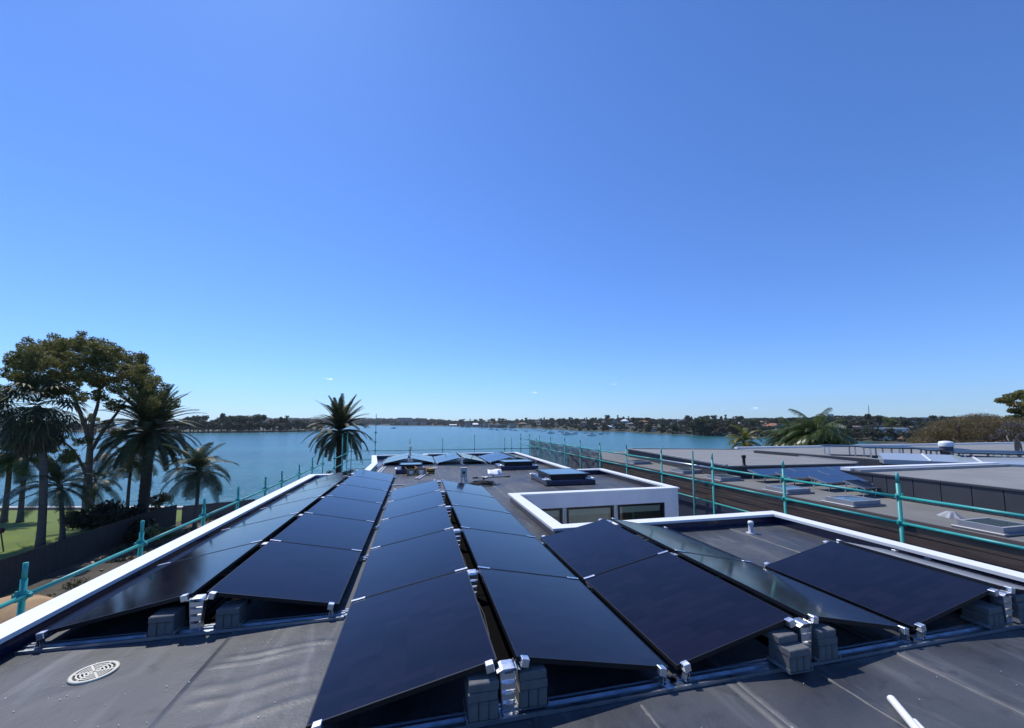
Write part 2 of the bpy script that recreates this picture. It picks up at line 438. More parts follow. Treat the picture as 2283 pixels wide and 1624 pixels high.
MB().box(pier0, wx1-.1215, WY+.002, WY+.12, GROUND, ZB).build('wall', M['render'], house)
win_z0 = -2.3
M['pane'] = None
def pane_mat(name, tint, refl):
    m = bpy.data.materials.new(name); m.use_nodes = True
    nt = m.node_tree; nn, l = nt.nodes, nt.links; nn.remove(nn['Principled BSDF'])
    t = nn.new('ShaderNodeBsdfTransparent'); t.inputs[0].default_value = (*tint, 1)
    g = nn.new('ShaderNodeBsdfGlossy'); g.inputs['Roughness'].default_value = .02
    fr = nn.new('ShaderNodeFresnel'); fr.inputs[0].default_value = refl
    mx = nn.new('ShaderNodeMixShader'); l.new(fr.outputs[0], mx.inputs[0]); l.new(t.outputs[0], mx.inputs[1]); l.new(g.outputs[0], mx.inputs[2])
    l.new(mx.outputs[0], nn['Material Output'].inputs['Surface']); return m
M['pane'] = pane_mat('window_pane', (.80,.86,.83), 1.6)
M['wall_int'] = mat('interior_green', (.10,.16,.13), .8)
M['blind'] = mat('roller_blind', (.80,.82,.80), .9)
M['curtain'] = mat('grey_curtain', (.66,.62,.58), .9, col2=(.56,.53,.50), nscale=3, stretch=(6,1,.3))
M['steelpost'] = mat('weathered_post', (.50,.53,.53), .6, col2=(.33,.37,.37), nscale=5, stretch=(3,3,.6))
zc = lambda y: ony(1400, (1150+y/4.756)/1.12133, WY).z
wins = [(zx(150), zx(605)), (zx(655), zx(1215)), (zx(1265), zx(1815))]
for k, (xa, xb) in enumerate(wins):
    w = MB()
    t = .055
    for (q0, q1, r0, r1) in ((xa, xa+t, win_z0, ZB-.003), (xb-t, xb, win_z0, ZB-.003), (xa+t, xb-t, ZB-.063, ZB-.003), (xa+t, xb-t, win_z0, win_z0+.07)):
        w.box(q0, q1, WY+.02, WY+.09, r0, r1)
    wo = thing('window', None, None); wo.parent = house
    w.build('frame', M['black_frame'], wo)
    MB().box(xa+t, xb-t, WY+.052, WY+.058, win_z0+.07, ZB-.063).build('pane', M['pane'], wo)
    MB().box(xa+t+.01, xb-t-.01, WY+.12, WY+.125, ZB-.24, ZB-.063).build('blind', M['blind'], wo)
    if k < 2:
        cv = MB(); nseg = 40; x0c, x1c = xa+.02, xb-.02
        for s in range(nseg+1):
            xx = x0c+(x1c-x0c)*s/nseg; yy = WY+.17+.03*math.sin(s*1.7)+.015*math.sin(s*.6)
            cv.v += [(xx, yy, win_z0), (xx, yy, ZB)]
            if s: cv.f.append((2*s-2, 2*s, 2*s+1, 2*s-1))
        cv.build('curtain', M['curtain'], wo, smooth=True)
for xa, xb in ((zx(607), zx(653)), (zx(1217), zx(1263))):
    MB().box(xa, xb, WY+.03, WY+.10, win_z0, ZB-.004).build('mullion_post', M['steelpost'], house)
MB().box(wx0, pier0, WY+.001, WY+.12, GROUND, win_z0).build('wall', M['render'], house)
MB().box(wx0, wx1, WY+3.0, WY+3.1, win_z0, ZB+.1).build('interior_wall', M['wall_int'], house)
# roof sheets: overlapping strips of membrane along Y, each its own sheet with its lap
rng = random.Random(4)
def sheet(x0, x1, y0, y1, lift, wr=()):
    nx = 22; ys = []; y = y0
    while y < y1:
        ys.append(y); y += (.03 if y < 5.2 and wr else (.12 if y < 6 else .9))
    ys.append(y1)
    mb = MB()
    ph = rng.random()*9
    for y in ys:
        for k in range(nx+1):
            s = k/nx; x = x0+(x1-x0)*s
            z = lift + .0045*(1-s) + .0025*(1+math.sin(y*2.1+ph+2*s)*math.sin(x*3.3+ph))*.8
            for (yc, sl, h, wd, c0, c1) in wr:
                yy = yc + sl*(x-x0) + .02*math.sin(9*x+yc)
                e = math.exp(-((y-yy)/wd)**2)
                m_ = min(1, max(0, (s-c0)*8))*min(1, max(0, (c1-s)*8))
                z += h*e*m_*(.75+.25*math.sin(14*x+yc*3))
            mb.v.append((x, y, z))
    for i in range(len(ys)-1):
        for k in range(nx):
            a = i*(nx+1)+k; mb.f.append((a, a+1, a+nx+2, a+nx+1))
    # lap edge, a few millimetres thick
    for i in range(len(ys)-1):
        a = i*(nx+1); p, q = mb.v[a], mb.v[a+nx+1]
        m0 = len(mb.v); mb.v += [(p[0], p[1], 0.001), (q[0], q[1], 0.001)]; mb.f.append((a, a+nx+1, m0+1, m0))
    return mb.build('membrane_sheet', M['membrane'], house, smooth=True)
wr2 = [(4.05,.10,.016,.028,.1,.92),(3.93,.14,.013,.02,.05,.85),(3.62,.22,.011,.05,.05,.8),(3.45,.2,.012,.03,.1,.9),(4.55,.1,.007,.05,.2,.9),(3.1,.3,.012,.03,.1,1)]
wr1 = [(3.35,.55,.008,.035,.35,.8),(4.5,.3,.004,.06,.2,.9),(3.7,.2,.004,.08,.1,.7)]
wr5 = [(2.45,.1,.005,.06,.1,.9),(2.2,-.2,.005,.05,0,.8)]
sheet(-3.42,-1.68,-3.9,15.0,.004,wr1); sheet(-1.70,-.60,-3.9,22.85,.006,wr2); sheet(-.64,.80,-3.9,22.85,.004,wr5)
sheet(.77,2.30,-3.9,22.85,.006,wr5)
for (x0, x1, y1) in ((2.30,4.06,23.25),(4.03,5.72,23.25),(5.70,6.88,14.2)):
    sheet(x0, x1, -3.9, 6.62, .0055, wr5); sheet(x0, x1, 10.0, y1, .0055)
for x, y0, y1, w in ((2.41,-2,6.6,.035),(4.05,-2,6.6,.03),(3.12,1.2,2.72,.012),(5.72,-2,6.6,.02),(1.55,1.0,2.75,.02)):
    mb = MB(); k = 0; y = y0; N = 60
    for i in range(N+1):
        y = y0+(y1-y0)*i/N; ww = w*(.8+.35*math.sin(i*1.9)*math.sin(i*.7)); zz = .0165+.002*math.sin(i*.8)
        mb.v += [(x-ww, y, .008), (x-ww*.6, y, zz), (x+ww*.6, y, zz), (x+ww, y, .008)]
        if i:
            a = 4*i
            for q in range(3): mb.f.append((a-4+q, a-3+q, a+1+q, a+q))
    mb.build('lap_seam', M['seam'], house, smooth=True)
# round outlet in the right parapet and small bracket marks
oc = onz(2069, 1247, .07); ox = 6.878
mb = MB()
for rr, r2 in ((.052,.036),):
    seg = 20
    for k in range(seg):
        a0, a1 = 2*math.pi*k/seg, 2*math.pi*(k+1)/seg
        f_ = lambda a, r, x: (x, onx(2069,1247,ox).y + r*math.cos(a), .09 + r*math.sin(a))
        mb.quad(f_(a0,rr,ox-.012), f_(a1,rr,ox-.012), f_(a1,r2,ox-.012), f_(a0,r2,ox-.012))
        mb.quad(f_(a0,rr,ox-.012), f_(a1,rr,ox-.012), f_(a1,rr,ox+.01), f_(a0,rr,ox+.01))
        mb.quad(f_(a0,r2,ox-.012), f_(a1,r2,ox-.012), f_(a1,r2,ox+.01), f_(a0,r2,ox+.01))
mb.build('overflow_outlet', M['pvc'], house)

# ------------------------------------------------------------------ solar array
PL, PW = 1.730, 1.215                                    # along the row, along the slope
Z_LOW, Z_RIDGE = .10, .335
def panel_parts():
    t = .011; h = .035
    fr = MB()
    for (x0,x1,y0,y1) in ((0,PW,0,t),(0,PW,PL-t,PL),(0,t,t,PL-t),(PW-t,PW,t,PL-t)): fr.box(x0,x1,y0,y1,0,h)
    gl = MB().box(t,PW-t,t,PL-t,h-.008,h-.0015)
    bk = MB().box(t,PW-t,t,PL-t,.004,.010)
    jb = MB().box(PW*.45,PW*.55,PL*.45,PL*.55,-.015,.004)
    return [('frame', fr.mesh('panel_frame', M['black_frame'])), ('glass', gl.mesh('panel_glass', M['solar'])),
            ('backsheet', bk.mesh('panel_backsheet', M['black'])), ('junction_box', jb.mesh('junction_box', M['black']))]
PANEL = panel_parts()
ORD = ['nearest','second','third','fourth','fifth','farthest']
def tent(cx, y0, count, pitch, half, gap, label_row, group, low=Z_LOW, ridge=Z_RIDGE):
    run = half - gap/2
    tilt = math.atan2(ridge-low, run)
    w = run/math.cos(tilt)/PW
    out = []
    for j in range(count):
        yy = y0 + j*pitch
        o_ = ORD[j] if j < count-1 or count == 1 else 'farthest'
        if count == 1: o_ = 'only'
        if count == 2: o_ = ('front','back')[j]
        sc = (w, (pitch-.022)/PL, 1)
        copy_thing(PANEL, 'solar_panel', f'black solar panel, {o_} on the left-hand slope of {label_row}', 'solar panel',
                   (cx-half, yy, low), (0, -tilt, 0), sc, group)
        copy_thing(PANEL, 'solar_panel', f'black solar panel, {o_} on the right-hand slope of {label_row}', 'solar panel',
                   (cx+half, yy+pitch-.022, low), (0, -tilt, math.pi), sc, group)
    return tilt
# mounting rails with ridge posts and clamps (one thing for each rail)
def rail_meshes():
    x = 1.33
    prof = [(-.075,0),(.065,0),(.065,.030),(.045,.030),(.045,.018),(.030,.018),(.030,.027),(.006,.027),(.006,.012),(-.060,.010),(-.060,.026),(-.075,.026)]
    rail = MB().extrude(prof, -x, x)
    # the ridge post: tapering ladder of pressed aluminium
    H = Z_RIDGE-.02
    post = MB(); rungs = []
    for s in (-1,1):
        post.obox((s*.047, -.005, H/2+.01), (.0025,0,0), (0,.035,0), (s*.012,0,H/2-.006))
    cap = MB()
    xs = [(-.085,.018),(-.045,.0),(0,.018),(.045,0),(.085,.018)]
    cap.add([(-.082,-.055,H-.012),(-.04,-.055,H+.008),(.04,-.055,H+.008),(.082,-.055,H-.012),(-.082,.05,H-.012),(-.04,.05,H+.008),(.04,.05,H+.008),(.082,.05,H-.012)],
            [(0,1,5,4),(1,2,6,5),(2,3,7,6)])
    for k in range(4):
        z = .05 + k*(H-.08)/3.6
        wd = .036 + .014*k/3
        r = MB(); r.box(-wd, wd, -.040, -.036, z, z+.042); r.box(-wd*.6, wd*.6, -.062, -.036, z+.046, z+.050); r.box(-wd, wd, -.036, .02, z+.040, z+.044)
        rungs.append(('rung', r.mesh('rung', M['alu'])))
    return (rail.mesh('rail', M['alu_rail']), post.mesh('ridge_post', M['alu']), cap.mesh('saddle', M['alu']), rungs)
RAIL, POST, CAP, RUNGS = rail_meshes()
mb = MB(); mb.cbox(-.028,.028,-.045,.012,-.050,.006,.004); CLAMP_END = mb.mesh('end_clamp', M['alu'])
mb = MB(); mb.cbox(-.070,.070,-.018,.018,.0,.007,.002); mb.box(-.012,.012,-.006,.006,-.03,.0); CLAMP_MID = mb.mesh('mid_clamp', M['alu'])
mb = MB(); mb.box(-.024,.024,-.03,.03,.03,.036); mb.obox((-.012,0,.062),(.0025,0,0),(0,.026,0),(.006,0,.03)); mb.obox((.012,0,.062),(.0025,0,0),(0,.026,0),(-.006,0,.03)); mb.tube([(0,-.034,.055),(0,.034,.055)],.006,6)
FOOT = mb.mesh('low_support', M['alu'])
def rails(cx, y0, count, pitch, half, gap, tilt, label_row, group, low=Z_LOW, ridge=Z_RIDGE):
    dz = math.sin(tilt)
    for j in range(count+1):
        yy = y0 + j*pitch - .011
        end = j in (0, count)
        where = 'front end' if j == 0 else ('far end' if j == count else f'joint {ORD[j-1]} from the front')
        if 0 < j < count: where = f'{ORD[j-1]} panel joint'
        o = thing('mounting_rail', f'aluminium mounting rail at the {where} of {label_row}', 'rail', (cx, yy, .012), 0, group)
        r = link('rail', RAIL, o); r.scale = ((half+.07)/1.33, 1, 1)
        p = link('ridge_post', POST, o); p.location.z = (ridge-Z_RIDGE)
        link('saddle', CAP, p)
        for q in RUNGS: link(q[0], q[1], p)
        for s in (-1, 1):
            f_ = link('low_support', FOOT, o); f_.location = (s*(half-.06), -.01, 0)
            for (dist, ) in ((.06,), (half-gap/2-.065,)):
                zz = low + math.tan(tilt)*dist + .036/math.cos(tilt) - .012
                c = link('clamp', CLAMP_END if end else CLAMP_MID, o)
                c.location = (s*(half-dist), (0.012 if j == 0 else -.0), zz)
                c.rotation_euler = (0, s*tilt, 0)
                if end and j == count: c.rotation_euler = (0, -s*tilt, math.pi)
ROWS = [  # centre x, front y, panels, pitch, half width, ridge gap
    (-2.03, 4.62, 6, 1.722, 1.245, .105, 'the long row beside the left parapet', 'solar panels in the row by the left parapet'),
    (.610, 2.90, 5, 1.752, 1.262, .125, 'the middle row nearest the camera', 'solar panels in the middle row'),
    (3.150, 2.90, 2, 1.735, 1.195, .120, 'the short row before the notch', 'solar panels in the short row'),
    (5.620, 2.90, 1, 1.600, 1.190, .110, 'the pair beside the right parapet', 'solar panels of the single pair'),
]
for (cx, y0, cnt, pitch, half, gap, lab, grp) in ROWS:
    tl = tent(cx, y0, cnt, pitch, half, gap, lab, grp)
    rails(cx, y0, cnt, pitch, half, gap, tl, lab, 'mounting rails under ' + lab)
for (cx, y0, cnt, pitch, half, gap, lab, grp) in ROWS:  # black strip and cables added under each ridge so the gap looks dark
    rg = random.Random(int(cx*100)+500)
    t = thing('gap_darkener', f'added black strip darkening the ridge gap of {lab}', 'cable', (cx, y0+.12, .012))
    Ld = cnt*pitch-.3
    MB().box(-.10, .22, .05, Ld, 0, .03).build('dark_strip', M['matt_black'], t)
    for q in range(3):
        pts = [(.03*q-.03+.02*math.sin(k*1.3+q*2), .1+Ld*k/24*.96, .045+.03*abs(math.sin(k*.9+q))) for k in range(25)]
        mb = MB(); mb.tube(pts, .007, 6); mb.build('cable', M['black'], t, True)
FAR = [(-.36, 18.9, 'the far left tent'), (2.03, 18.6, 'the far middle tent'), (4.45, 18.4, 'the far right tent')]
for cx, y0, lab in FAR:
    tl = tent(cx, y0, 2, 1.72, 1.17, .10, lab, 'solar panels at the far parapet')
    rails(cx, y0, 2, 1.72, 1.17, .10, tl, lab, 'mounting rails under the far panels')

# ballast pavers stacked in the rail beside the ridge posts
mb = MB(); mb.cbox(-.100,.100,-.10,.10,0,.058,.006); PV_FLAT = mb.mesh('paver_flat', M['paver'])
mb = MB(); mb.cbox(-.0325,.0325,-.10,.10,0,.112,.006); PV_EDGE = mb.mesh('paver_edge', M['paver'])
mb = MB(); mb.box(-.106,.106,-.105,.105,0,.003); mb.box(-.112,-.106,-.105,.105,0,.03); mb.box(.106,.112,-.105,.105,0,.03); TRAY = mb.mesh('ballast_tray', M['alu_dull'])
def paver(mesh, x, y, z, rz, label, grp='grey concrete ballast pavers'):
    o = link('ballast_paver', mesh); o.location = (x, y, z); o.rotation_euler = (0, 0, rz); tag(o, label, 'paver', grp)
pr = random.Random(9)
def stack(xc, yf, flats, where):
    z0 = .043; y = yf+.10
    t = link('ballast_tray', TRAY); t.location = (xc, y, z0); tag(t, f'thin metal ballast tray under the pavers {where}', 'tray', 'ballast trays')
    for k, nm in enumerate(('left', 'middle', 'right')):
        paver(PV_EDGE, xc+(k-1)*.0672, y+pr.uniform(-.004,.004), z0+.0035, pr.uniform(-.01,.01), f'{nm} of three upright grey pavers {where}')
    z = z0+.116
    for k, (dx, dy, rz) in enumerate(flats):
        nm = 'flat grey paver on top of the stack' if k == len(flats)-1 else 'lower flat grey paver of the stack'
        paver(PV_FLAT, xc+dx, y+dy, z, rz, f'{nm} {where}'); z += .0585
stack(.435, 2.815, [(-.004,.002,.015),(0.006,.006,-.02)], 'left of the middle row front post')
stack(.790, 2.86, [(.004,.0,.0),(-.003,.004,.025)], 'right of the middle row front post')
stack(2.945, 2.735, [(-.004,-.008,.03),(-.012,.085,.05)], 'left of the short row front post')
stack(3.315, 2.80, [(.008,.004,-.02),(-.004,.004,.01)], 'right of the short row front post')
stack(-2.29, 4.54, [(0,-.012,.01)], 'left of the long row front post')
stack(-1.76, 4.56, [(0,-.004,-.01)], 'right of the long row front post')
stack(5.42, 2.84, [(.004,.0,.02)], 'left of the post by the right parapet')
stack(5.85, 2.84, [(.0,.0,.02),(.01,.03,.1)], 'right of the post by the right parapet')

# pale chips and dust flecks on the membrane
mb = MB(); cr_ = random.Random(55)
for k in range(130):
    x, y = cr_.uniform(-3.2,6.6), 2.0+abs(cr_.gauss(0,1.6))
    if k < 60: x, y = cr_.uniform(-3.2,-.7), cr_.uniform(3.0,4.5)
    s_, a = cr_.uniform(.0012,.0034), cr_.random()*6.28; l_ = s_*cr_.uniform(1,2.2)
    mb.obox((x,y,.0150),(l_*math.cos(a),l_*math.sin(a),0),(-s_*math.sin(a),s_*math.cos(a),0),(0,0,.0006))
tag(mb.build('roof_debris', mat('pale_chips', (.55,.54,.52), .8)), 'tiny pale chips scattered over the dark membrane', None, None, 'stuff')

# ------------------------------------------------------------------ smaller things on the own roof
# roof drain grate
t = thing('roof_drain', 'round cream roof drain grate with concentric slots in the dark membrane', 'drain', (-2.49, 4.09, .012), R(10))
mb = MB(); mb.lathe([(.145,.0),(.145,.010),(.128,.013),(.120,.010),(.120,.002)], 40); mb.build('rim', M['cream'], t, True)
MB().lathe([(.001,.001),(.121,.001)], 32).build('sump', M['black'], t)
for r in (.100,.078,.056,.034,.012):
    mb = MB(); mb.lathe([(r-.0048,.003),(r-.0048,.011),(r+.0048,.011),(r+.0048,.003)], 36); mb.build('ring', M['cream'], t, False)
for a in (0, 60, 120):
    mb = MB(); mb.obox((0,0,.0085),(.121*math.cos(R(a)),.121*math.sin(R(a)),0),(-.006*math.sin(R(a)),.006*math.cos(R(a)),0),(0,0,.003)); mb.build('spoke', M['cream'], t)
# vent pipe
t = thing('vent_pipe', 'short white capped vent pipe standing on the membrane by the right corner of the parapet', 'pipe', (5.86, 6.15, .012))
MB().lathe([(.085,0),(.085,.006),(.042,.02),(.040,.155)], 18).build('pipe', M['pvc_grey'], t, True)
MB().lathe([(.040,.155),(.048,.157),(.048,.190),(.036,.212),(.001,.216)], 18).build('cap', M['pvc'], t, True)
# loose white conduits at the bottom right
for k, (a, b, r, lab) in enumerate((((3.29,2.35,.052),(2.86,1.72,.052),.026,'longer of two white plastic conduits lying on the membrane at the lower right'),
                                    ((3.205,2.165,.036),(2.93,1.70,.036),.018,'thin white plastic conduit beside the longer one at the lower right'))):
    a, b = Vector(a), Vector(b); a.z = b.z = r+.014
    d = (b-a).normalized()
    mb = MB(); mb.tube([a, b], r, 16, caps=False); mb.tube([a+d*.0005, b], r*.8, 16, caps=False)
    m0 = len(mb.v)
    tag(mb.build('plastic_conduit', M['pvc'], None, True), lab, 'pipe', 'white plastic conduits')
M['film'] = pane_mat('plastic_film', (.82,.84,.86), 1.6)
M['sky_glass'] = mat('skylight_glass', (.05,.085,.10), .08, spec=.8)
def rag(name, c, size, seed, m, label, cat, group=None, n=34, flat=.5):
    rg = random.Random(seed); mb = MB(); vs = []
    N = 7
    for i in range(N):
        for j in range(N):
            u, v = i/(N-1)-.5, j/(N-1)-.5
            k = 1-max(abs(u), abs(v))*1.2
            vs.append((c[0]+size*(u+rg.uniform(-.09,.09)), c[1]+size*(v+rg.uniform(-.09,.09)), c[2]+.004+size*flat*max(0,k)*rg.uniform(.3,1)))
    mb.add(vs, [(i*N+j, (i+1)*N+j, (i+1)*N+j+1, i*N+j+1) for i in range(N-1) for j in range(N-1)])
    return tag(mb.build(name, m, None), label, cat, group)
M['wrap'] = mat('crumpled_film', (.62,.63,.66), .25, col2=(.35,.37,.42), nscale=9, lo=.3, hi=.7)
def own_skylight(x0, x1, y0, y1, label, wraps):
    t = thing('roof_skylight', label, 'skylight', ((x0+x1)/2, (y0+y1)/2, .012), 0, 'black framed skylights on the near roof')
    hx, hy = (x1-x0)/2, (y1-y0)/2
    o = MB().cbox(-hx, hx, -hy, hy, 0, .16, .02).build('kerb', M['membrane_dark'], t)
    MB().box(-hx+.20, hx-.20, -hy+.22, hy-.22, .16, .27).build('collar', M['black_frame'], t)
    fr = MB(); a, b = hx-.13, hy-.16
    for q in ((-a,a,-b,-b+.06),(-a,a,b-.06,b),(-a,-a+.06,-b+.06,b-.06),(a-.06,a,-b+.06,b-.06)): fr.box(q[0],q[1],q[2],q[3],.27,.335)
    fr.build('frame', M['black_frame'], t)
    MB().box(-a+.06, a-.06, -b+.06, b-.06, .29, .330).build('glass', M['sky_glass'], t)
    for (wx, wy, s, sd, l2) in wraps:
        rag('plastic_wrap', (t.location.x+wx*hx*.96, t.location.y+wy*hy*.95, .172), s, sd, M['wrap'], l2, 'plastic wrap', 'crumpled protective film on the skylights', flat=.35)
own_skylight(3.95, 5.60, 11.95, 13.75, 'large black framed skylight nearest the notch with crumpled film on its kerb',
             [(-1,-.85,.26,1,'crumpled clear film on the near left corner of the largest skylight'),(.85,-.8,.3,2,'crumpled clear film on the near right corner of the largest skylight'),(-1,.9,.22,3,'crumpled clear film on the far left corner of the largest skylight')])
own_skylight(3.38, 5.0, 16.2, 17.5, 'black framed skylight in front of the right far tent of panels',
             [(-1,-.8,.26,4,'crumpled film at the left end of the skylight before the far panels'),(.9,-.8,.2,5,'crumpled film at the right end of the skylight before the far panels')])
own_skylight(-.80, .33, 16.05, 17.2, 'small skylight behind the cardboard boxes at the far left of the roof',
             [(-.9,-.7,.26,6,'crumpled film on the left end of the skylight by the boxes'),(.7,-.6,.34,7,'white crumpled plastic behind the cardboard boxes')])
# cardboard boxes
def carton(x, y, w, d, h, rz, label):
    t = thing('cardboard_box', label, 'box', (x, y, .013), rz, 'open cardboard boxes by the small skylight')
    mb = MB(); k = .006
    mb.box(-w/2,w/2,-d/2,-d/2+k,0,h); mb.box(-w/2,w/2,d/2-k,d/2,0,h); mb.box(-w/2,-w/2+k,-d/2+k,d/2-k,0,h); mb.box(w/2-k,w/2,-d/2+k,d/2-k,0,h); mb.box(-w/2+k,w/2-k,-d/2+k,d/2-k,0,k)
    mb.build('carton', M['card'], t)
    for s in (-1, 1):
        f = MB(); f.obox((s*(w/2+.03), 0, h+.03), (s*.045,0,.04), (0,d/2,0), (.002,0,.002)); f.build('flap', M['card'], t)
    MB().box(-w*.22, w*.25, -d/2-.002, -d/2-.0005, h*.2, h*.75).build('paper_label', M['white'], t)
carton(-.22, 15.72, .30, .26, .22, .05, 'left open cardboard box in front of the small skylight')
carton(.16, 15.68, .34, .28, .25, -.06, 'right open cardboard box with white paper label by the small skylight')
t = thing('yellow_carton', 'small yellow and dark carton at the right of the cardboard boxes', 'box', (.52, 15.95, .013), .6)
M['yellow'] = mat('yellow_card', (.45,.27,.05), .7)
MB().cbox(-.10,.10,-.13,.13,0,.20,.004).build('carton', M['yellow'], t)
MB().box(-.102,.102,-.132,.132,.06,.12).build('band', M['black'], t)
# lengths of conduit and rail lying about
for k, (a, b, w, h, m, lab) in enumerate((
    ((-.05,14.45),(.78,18.0),.035,.035,'pvc_grey','left of two grey rails lying on the roof beside the cardboard boxes'),
    ((.06,14.40),(.88,17.9),.035,.035,'pvc_grey','right of two grey rails lying on the roof beside the cardboard boxes'),
    ((-1.52,15.6),(-1.46,18.6),.03,.03,'pvc','left white rail lying beside the left parapet step'),
    ((-1.40,15.6),(-1.36,18.7),.03,.03,'alu_dull','right grey rail lying beside the left parapet step'),
    ((-.78,11.95),(.42,11.98),.035,.03,'alu','bare end of aluminium rail between the two long rows'),
    ((-.85,13.15),(-.40,13.15),.03,.03,'alu','short aluminium rail end sticking out of the left row'))):
    a, b = Vector((*a, .013+h/2)), Vector((*b, .013+h/2)); d = (b-a); s = Vector((-d.y, d.x, 0)).normalized()*w/2*1.6
    mb = MB(); mb.obox((a+b)/2, d/2, s, (0,0,h/2)); tag(mb.build('loose_rail', M[m]), lab, 'rail', 'loose rails on the roof')
# isolator box on two posts with conduits and coiled cable
t = thing('isolator_box', 'grey electrical isolator box on short posts with conduits in the middle of the roof', 'electrical box', (1.45, 12.81, .012), R(-6))
o = MB().cbox(-.10,.10,-.07,.07,.26,.54,.012).build('enclosure', M['grey_plastic'], t)
MB().cbox(-.105,.105,-.075,.075,.528,.555,.006).build('lid', M['alu_dull'], o)
mb = MB(); mb.tube([(0,-.071,.40),(0,-.092,.40)], .042, 16); mb.build('switch', M['black'], o)
for sx in (-.07, .07): MB().box(sx-.018, sx+.018, -.02, .02, 0, .27).build('post', M['alu'], t)
for k, (sx, ex) in enumerate(((-.05,-.30),(.03,.12),(.09,.24))):
    mb = MB(); mb.tube([(sx,.0,.27),(sx,.0,.16),(sx+(ex-sx)*.3,-.03,.08),(ex,-.10,.03)], .016, 8); mb.build('conduit', M['pvc_grey'], t, True)
mb = MB(); mb.box(-.32,-.18,-.16,-.02,0,.05); mb.build('base_block', M['alu'], t)
rag('clear_sheet', (1.12, 12.75, .014), .3, 21, M['wrap'], 'crumpled white sheet lying at the foot of the isolator box', 'plastic wrap', flat=.15)
pts = []
for k in range(140):
    a = k*.33; r = .26+.05*math.sin(k*.21)+.03*math.sin(k*.9)
    pts.append((2.05+r*1.25*math.cos(a), 12.75+r*math.sin(a), .026+.0006*k+.006*math.sin(k*.5)))
pts = [(1.68,12.86,.03),(1.75,12.95,.04)] + pts + [(2.4,12.5,.03),(2.62,12.7,.026)]
mb = MB(); mb.tube(pts, .011, 6); tag(mb.build('coiled_cable', M['black'], None, True), 'coil of dark cable lying on the roof right of the isolator box', 'cable')
# broom-like poles with a printed paper bag
for a, b, r, m, lab in (((1.93,14.24),(3.31,14.28),.018,'alu_dull','long grey pole with black ends lying across the roof'),((2.25,13.90),(2.75,14.55),.02,'alu_dull','short grey pole lying under the white bag')):
    a, b = Vector((*a,.034)), Vector((*b,.034 if r < .02 else .036)); d = b-a
    t = thing('paint_pole', lab, 'pole', a)
    mb = MB(); mb.tube([d*.14, d*.86], r, 10); mb.build('shaft', M[m], t, True)
    for q0, q1 in ((0,.14),(.86,1)): mb = MB(); mb.tube([d*q0, d*q1], r*1.25, 10); mb.build('grip', M['black'], t, True)
t = thing('paper_bag', 'white paper bag with a blue printed square lying by the poles', 'bag', (2.78,14.45,.06), R(-8))
mb = MB()
for i in range(6):
    for j in range(4): mb.v.append((-.26+.104*i, -.0+.10*j, .02+.055*j+.02*math.sin(i*1.3+j)))
for i in range(5):
    for j in range(3): mb.f.append((i*4+j,(i+1)*4+j,(i+1)*4+j+1,i*4+j+1))
s_ = mb.build('sheet', M['white'], t, True); sm = s_.modifiers.new('thick','SOLIDIFY'); sm.thickness = .004
M['blueprint'] = mat('blue_print', (.05,.16,.42), .6)
mb = MB(); mb.obox((.15,.12,.125),(.045,0,.0),(0,.06,.034),(0,-.001,.002)); mb.build('print', M['blueprint'], t)
# little cowl standing on the far left tent
t = thing('ridge_lamp', 'pale stacked sensor post standing behind the left far tent', 'sensor', (-.36, 22.75, .012))
mb = MB(); mb.tube([(0,0,0),(0,0,.55)], .02, 8); mb.build('post', M['alu_dull'], t)
for k in range(3): MB().lathe([(.02,.46+.1*k),(.10,.47+.1*k),(.10,.49+.1*k),(.02,.52+.1*k)], 14).build('disc', M['cream'], t, True)

# ------------------------------------------------------------------ scaffolds
def coupler_mesh():
    mb = MB(); mb.lathe([(.034,-.055),(.055,-.03),(.055,.03),(.034,.055)], 8); mb.box(-.018,.018,-.085,.085,-.02,.02); mb.box(-.085,.085,-.018,.018,-.02,.02); mb.box(-.022,.0,-.07,-.045,-.05,.07)
    return mb.mesh('coupler', M['teal'])
COUP = coupler_mesh()
def standard(parent, x, y, z0, z1, r=.030, cz=()):
    mb = MB(); mb.tube([(x,y,z0),(x,y,z1-.18)], r, 10); mb.tube([(x,y,z1-.18),(x,y,z1)], r*.78, 10)
    o = mb.build('standard', M['teal_dark'] if r < .024 else M['teal'], parent, True)
    for z in cz:
        c = link('coupler', COUP, parent); c.location = (x, y, z)
    return o
def ledger(parent, a, b, r=.026, m='teal'):
    mb = MB(); mb.tube([a, b], r, 10); return mb.build('ledger', M[m], parent, True)
# right scaffold with nets
sr = thing('scaffold', 'teal tube scaffold with dark netting along the right side of the house', 'scaffold', (8.3, 12, GROUND))
sr_loc = Vector(sr.location)
def P(v): return Vector(v) - sr_loc
XR = 8.3
ys = [r*XR for r in (3.815,3.498,3.193,2.91,2.608,2.339,2.065,1.775,1.49,1.195,.921,.649)] + [3.05, .75]
for y in ys:
    p = P((XR, y, 0)); standard(sr, p.x, p.y, 0, 1.10-GROUND, .031, (.69-GROUND, .24-GROUND))
p = P((XR-.12, 10.6, 0)); mb = MB(); mb.tube([(p.x,p.y,0),(p.x,p.y,1.12-GROUND)], .030, 10); mb.build('standard', M['teal_dark'], sr, True)
for k in range(len(ys)-1):
    a, b = ys[k], ys[k+1]
    for z in (.69, .24):
        q = 'galv' if (k == 8 and z > .5) else 'teal'
        ledger(sr, P((XR-.03, a-.05, z)), P((XR-.03, b+.05, z-.001)), .026, q)
    if b < 16: ledger(sr, P((XR-.02, a-.05, -.30)), P((XR-.02, b+.05, -.301)), .024)
M['net_grey'] = net_mat('grey_shade_net', (.115,.13,.128), .74, .06, .16)
M['net_brown'] = net_mat('fine_debris_net', (.05,.045,.04), .28, .011, .14)
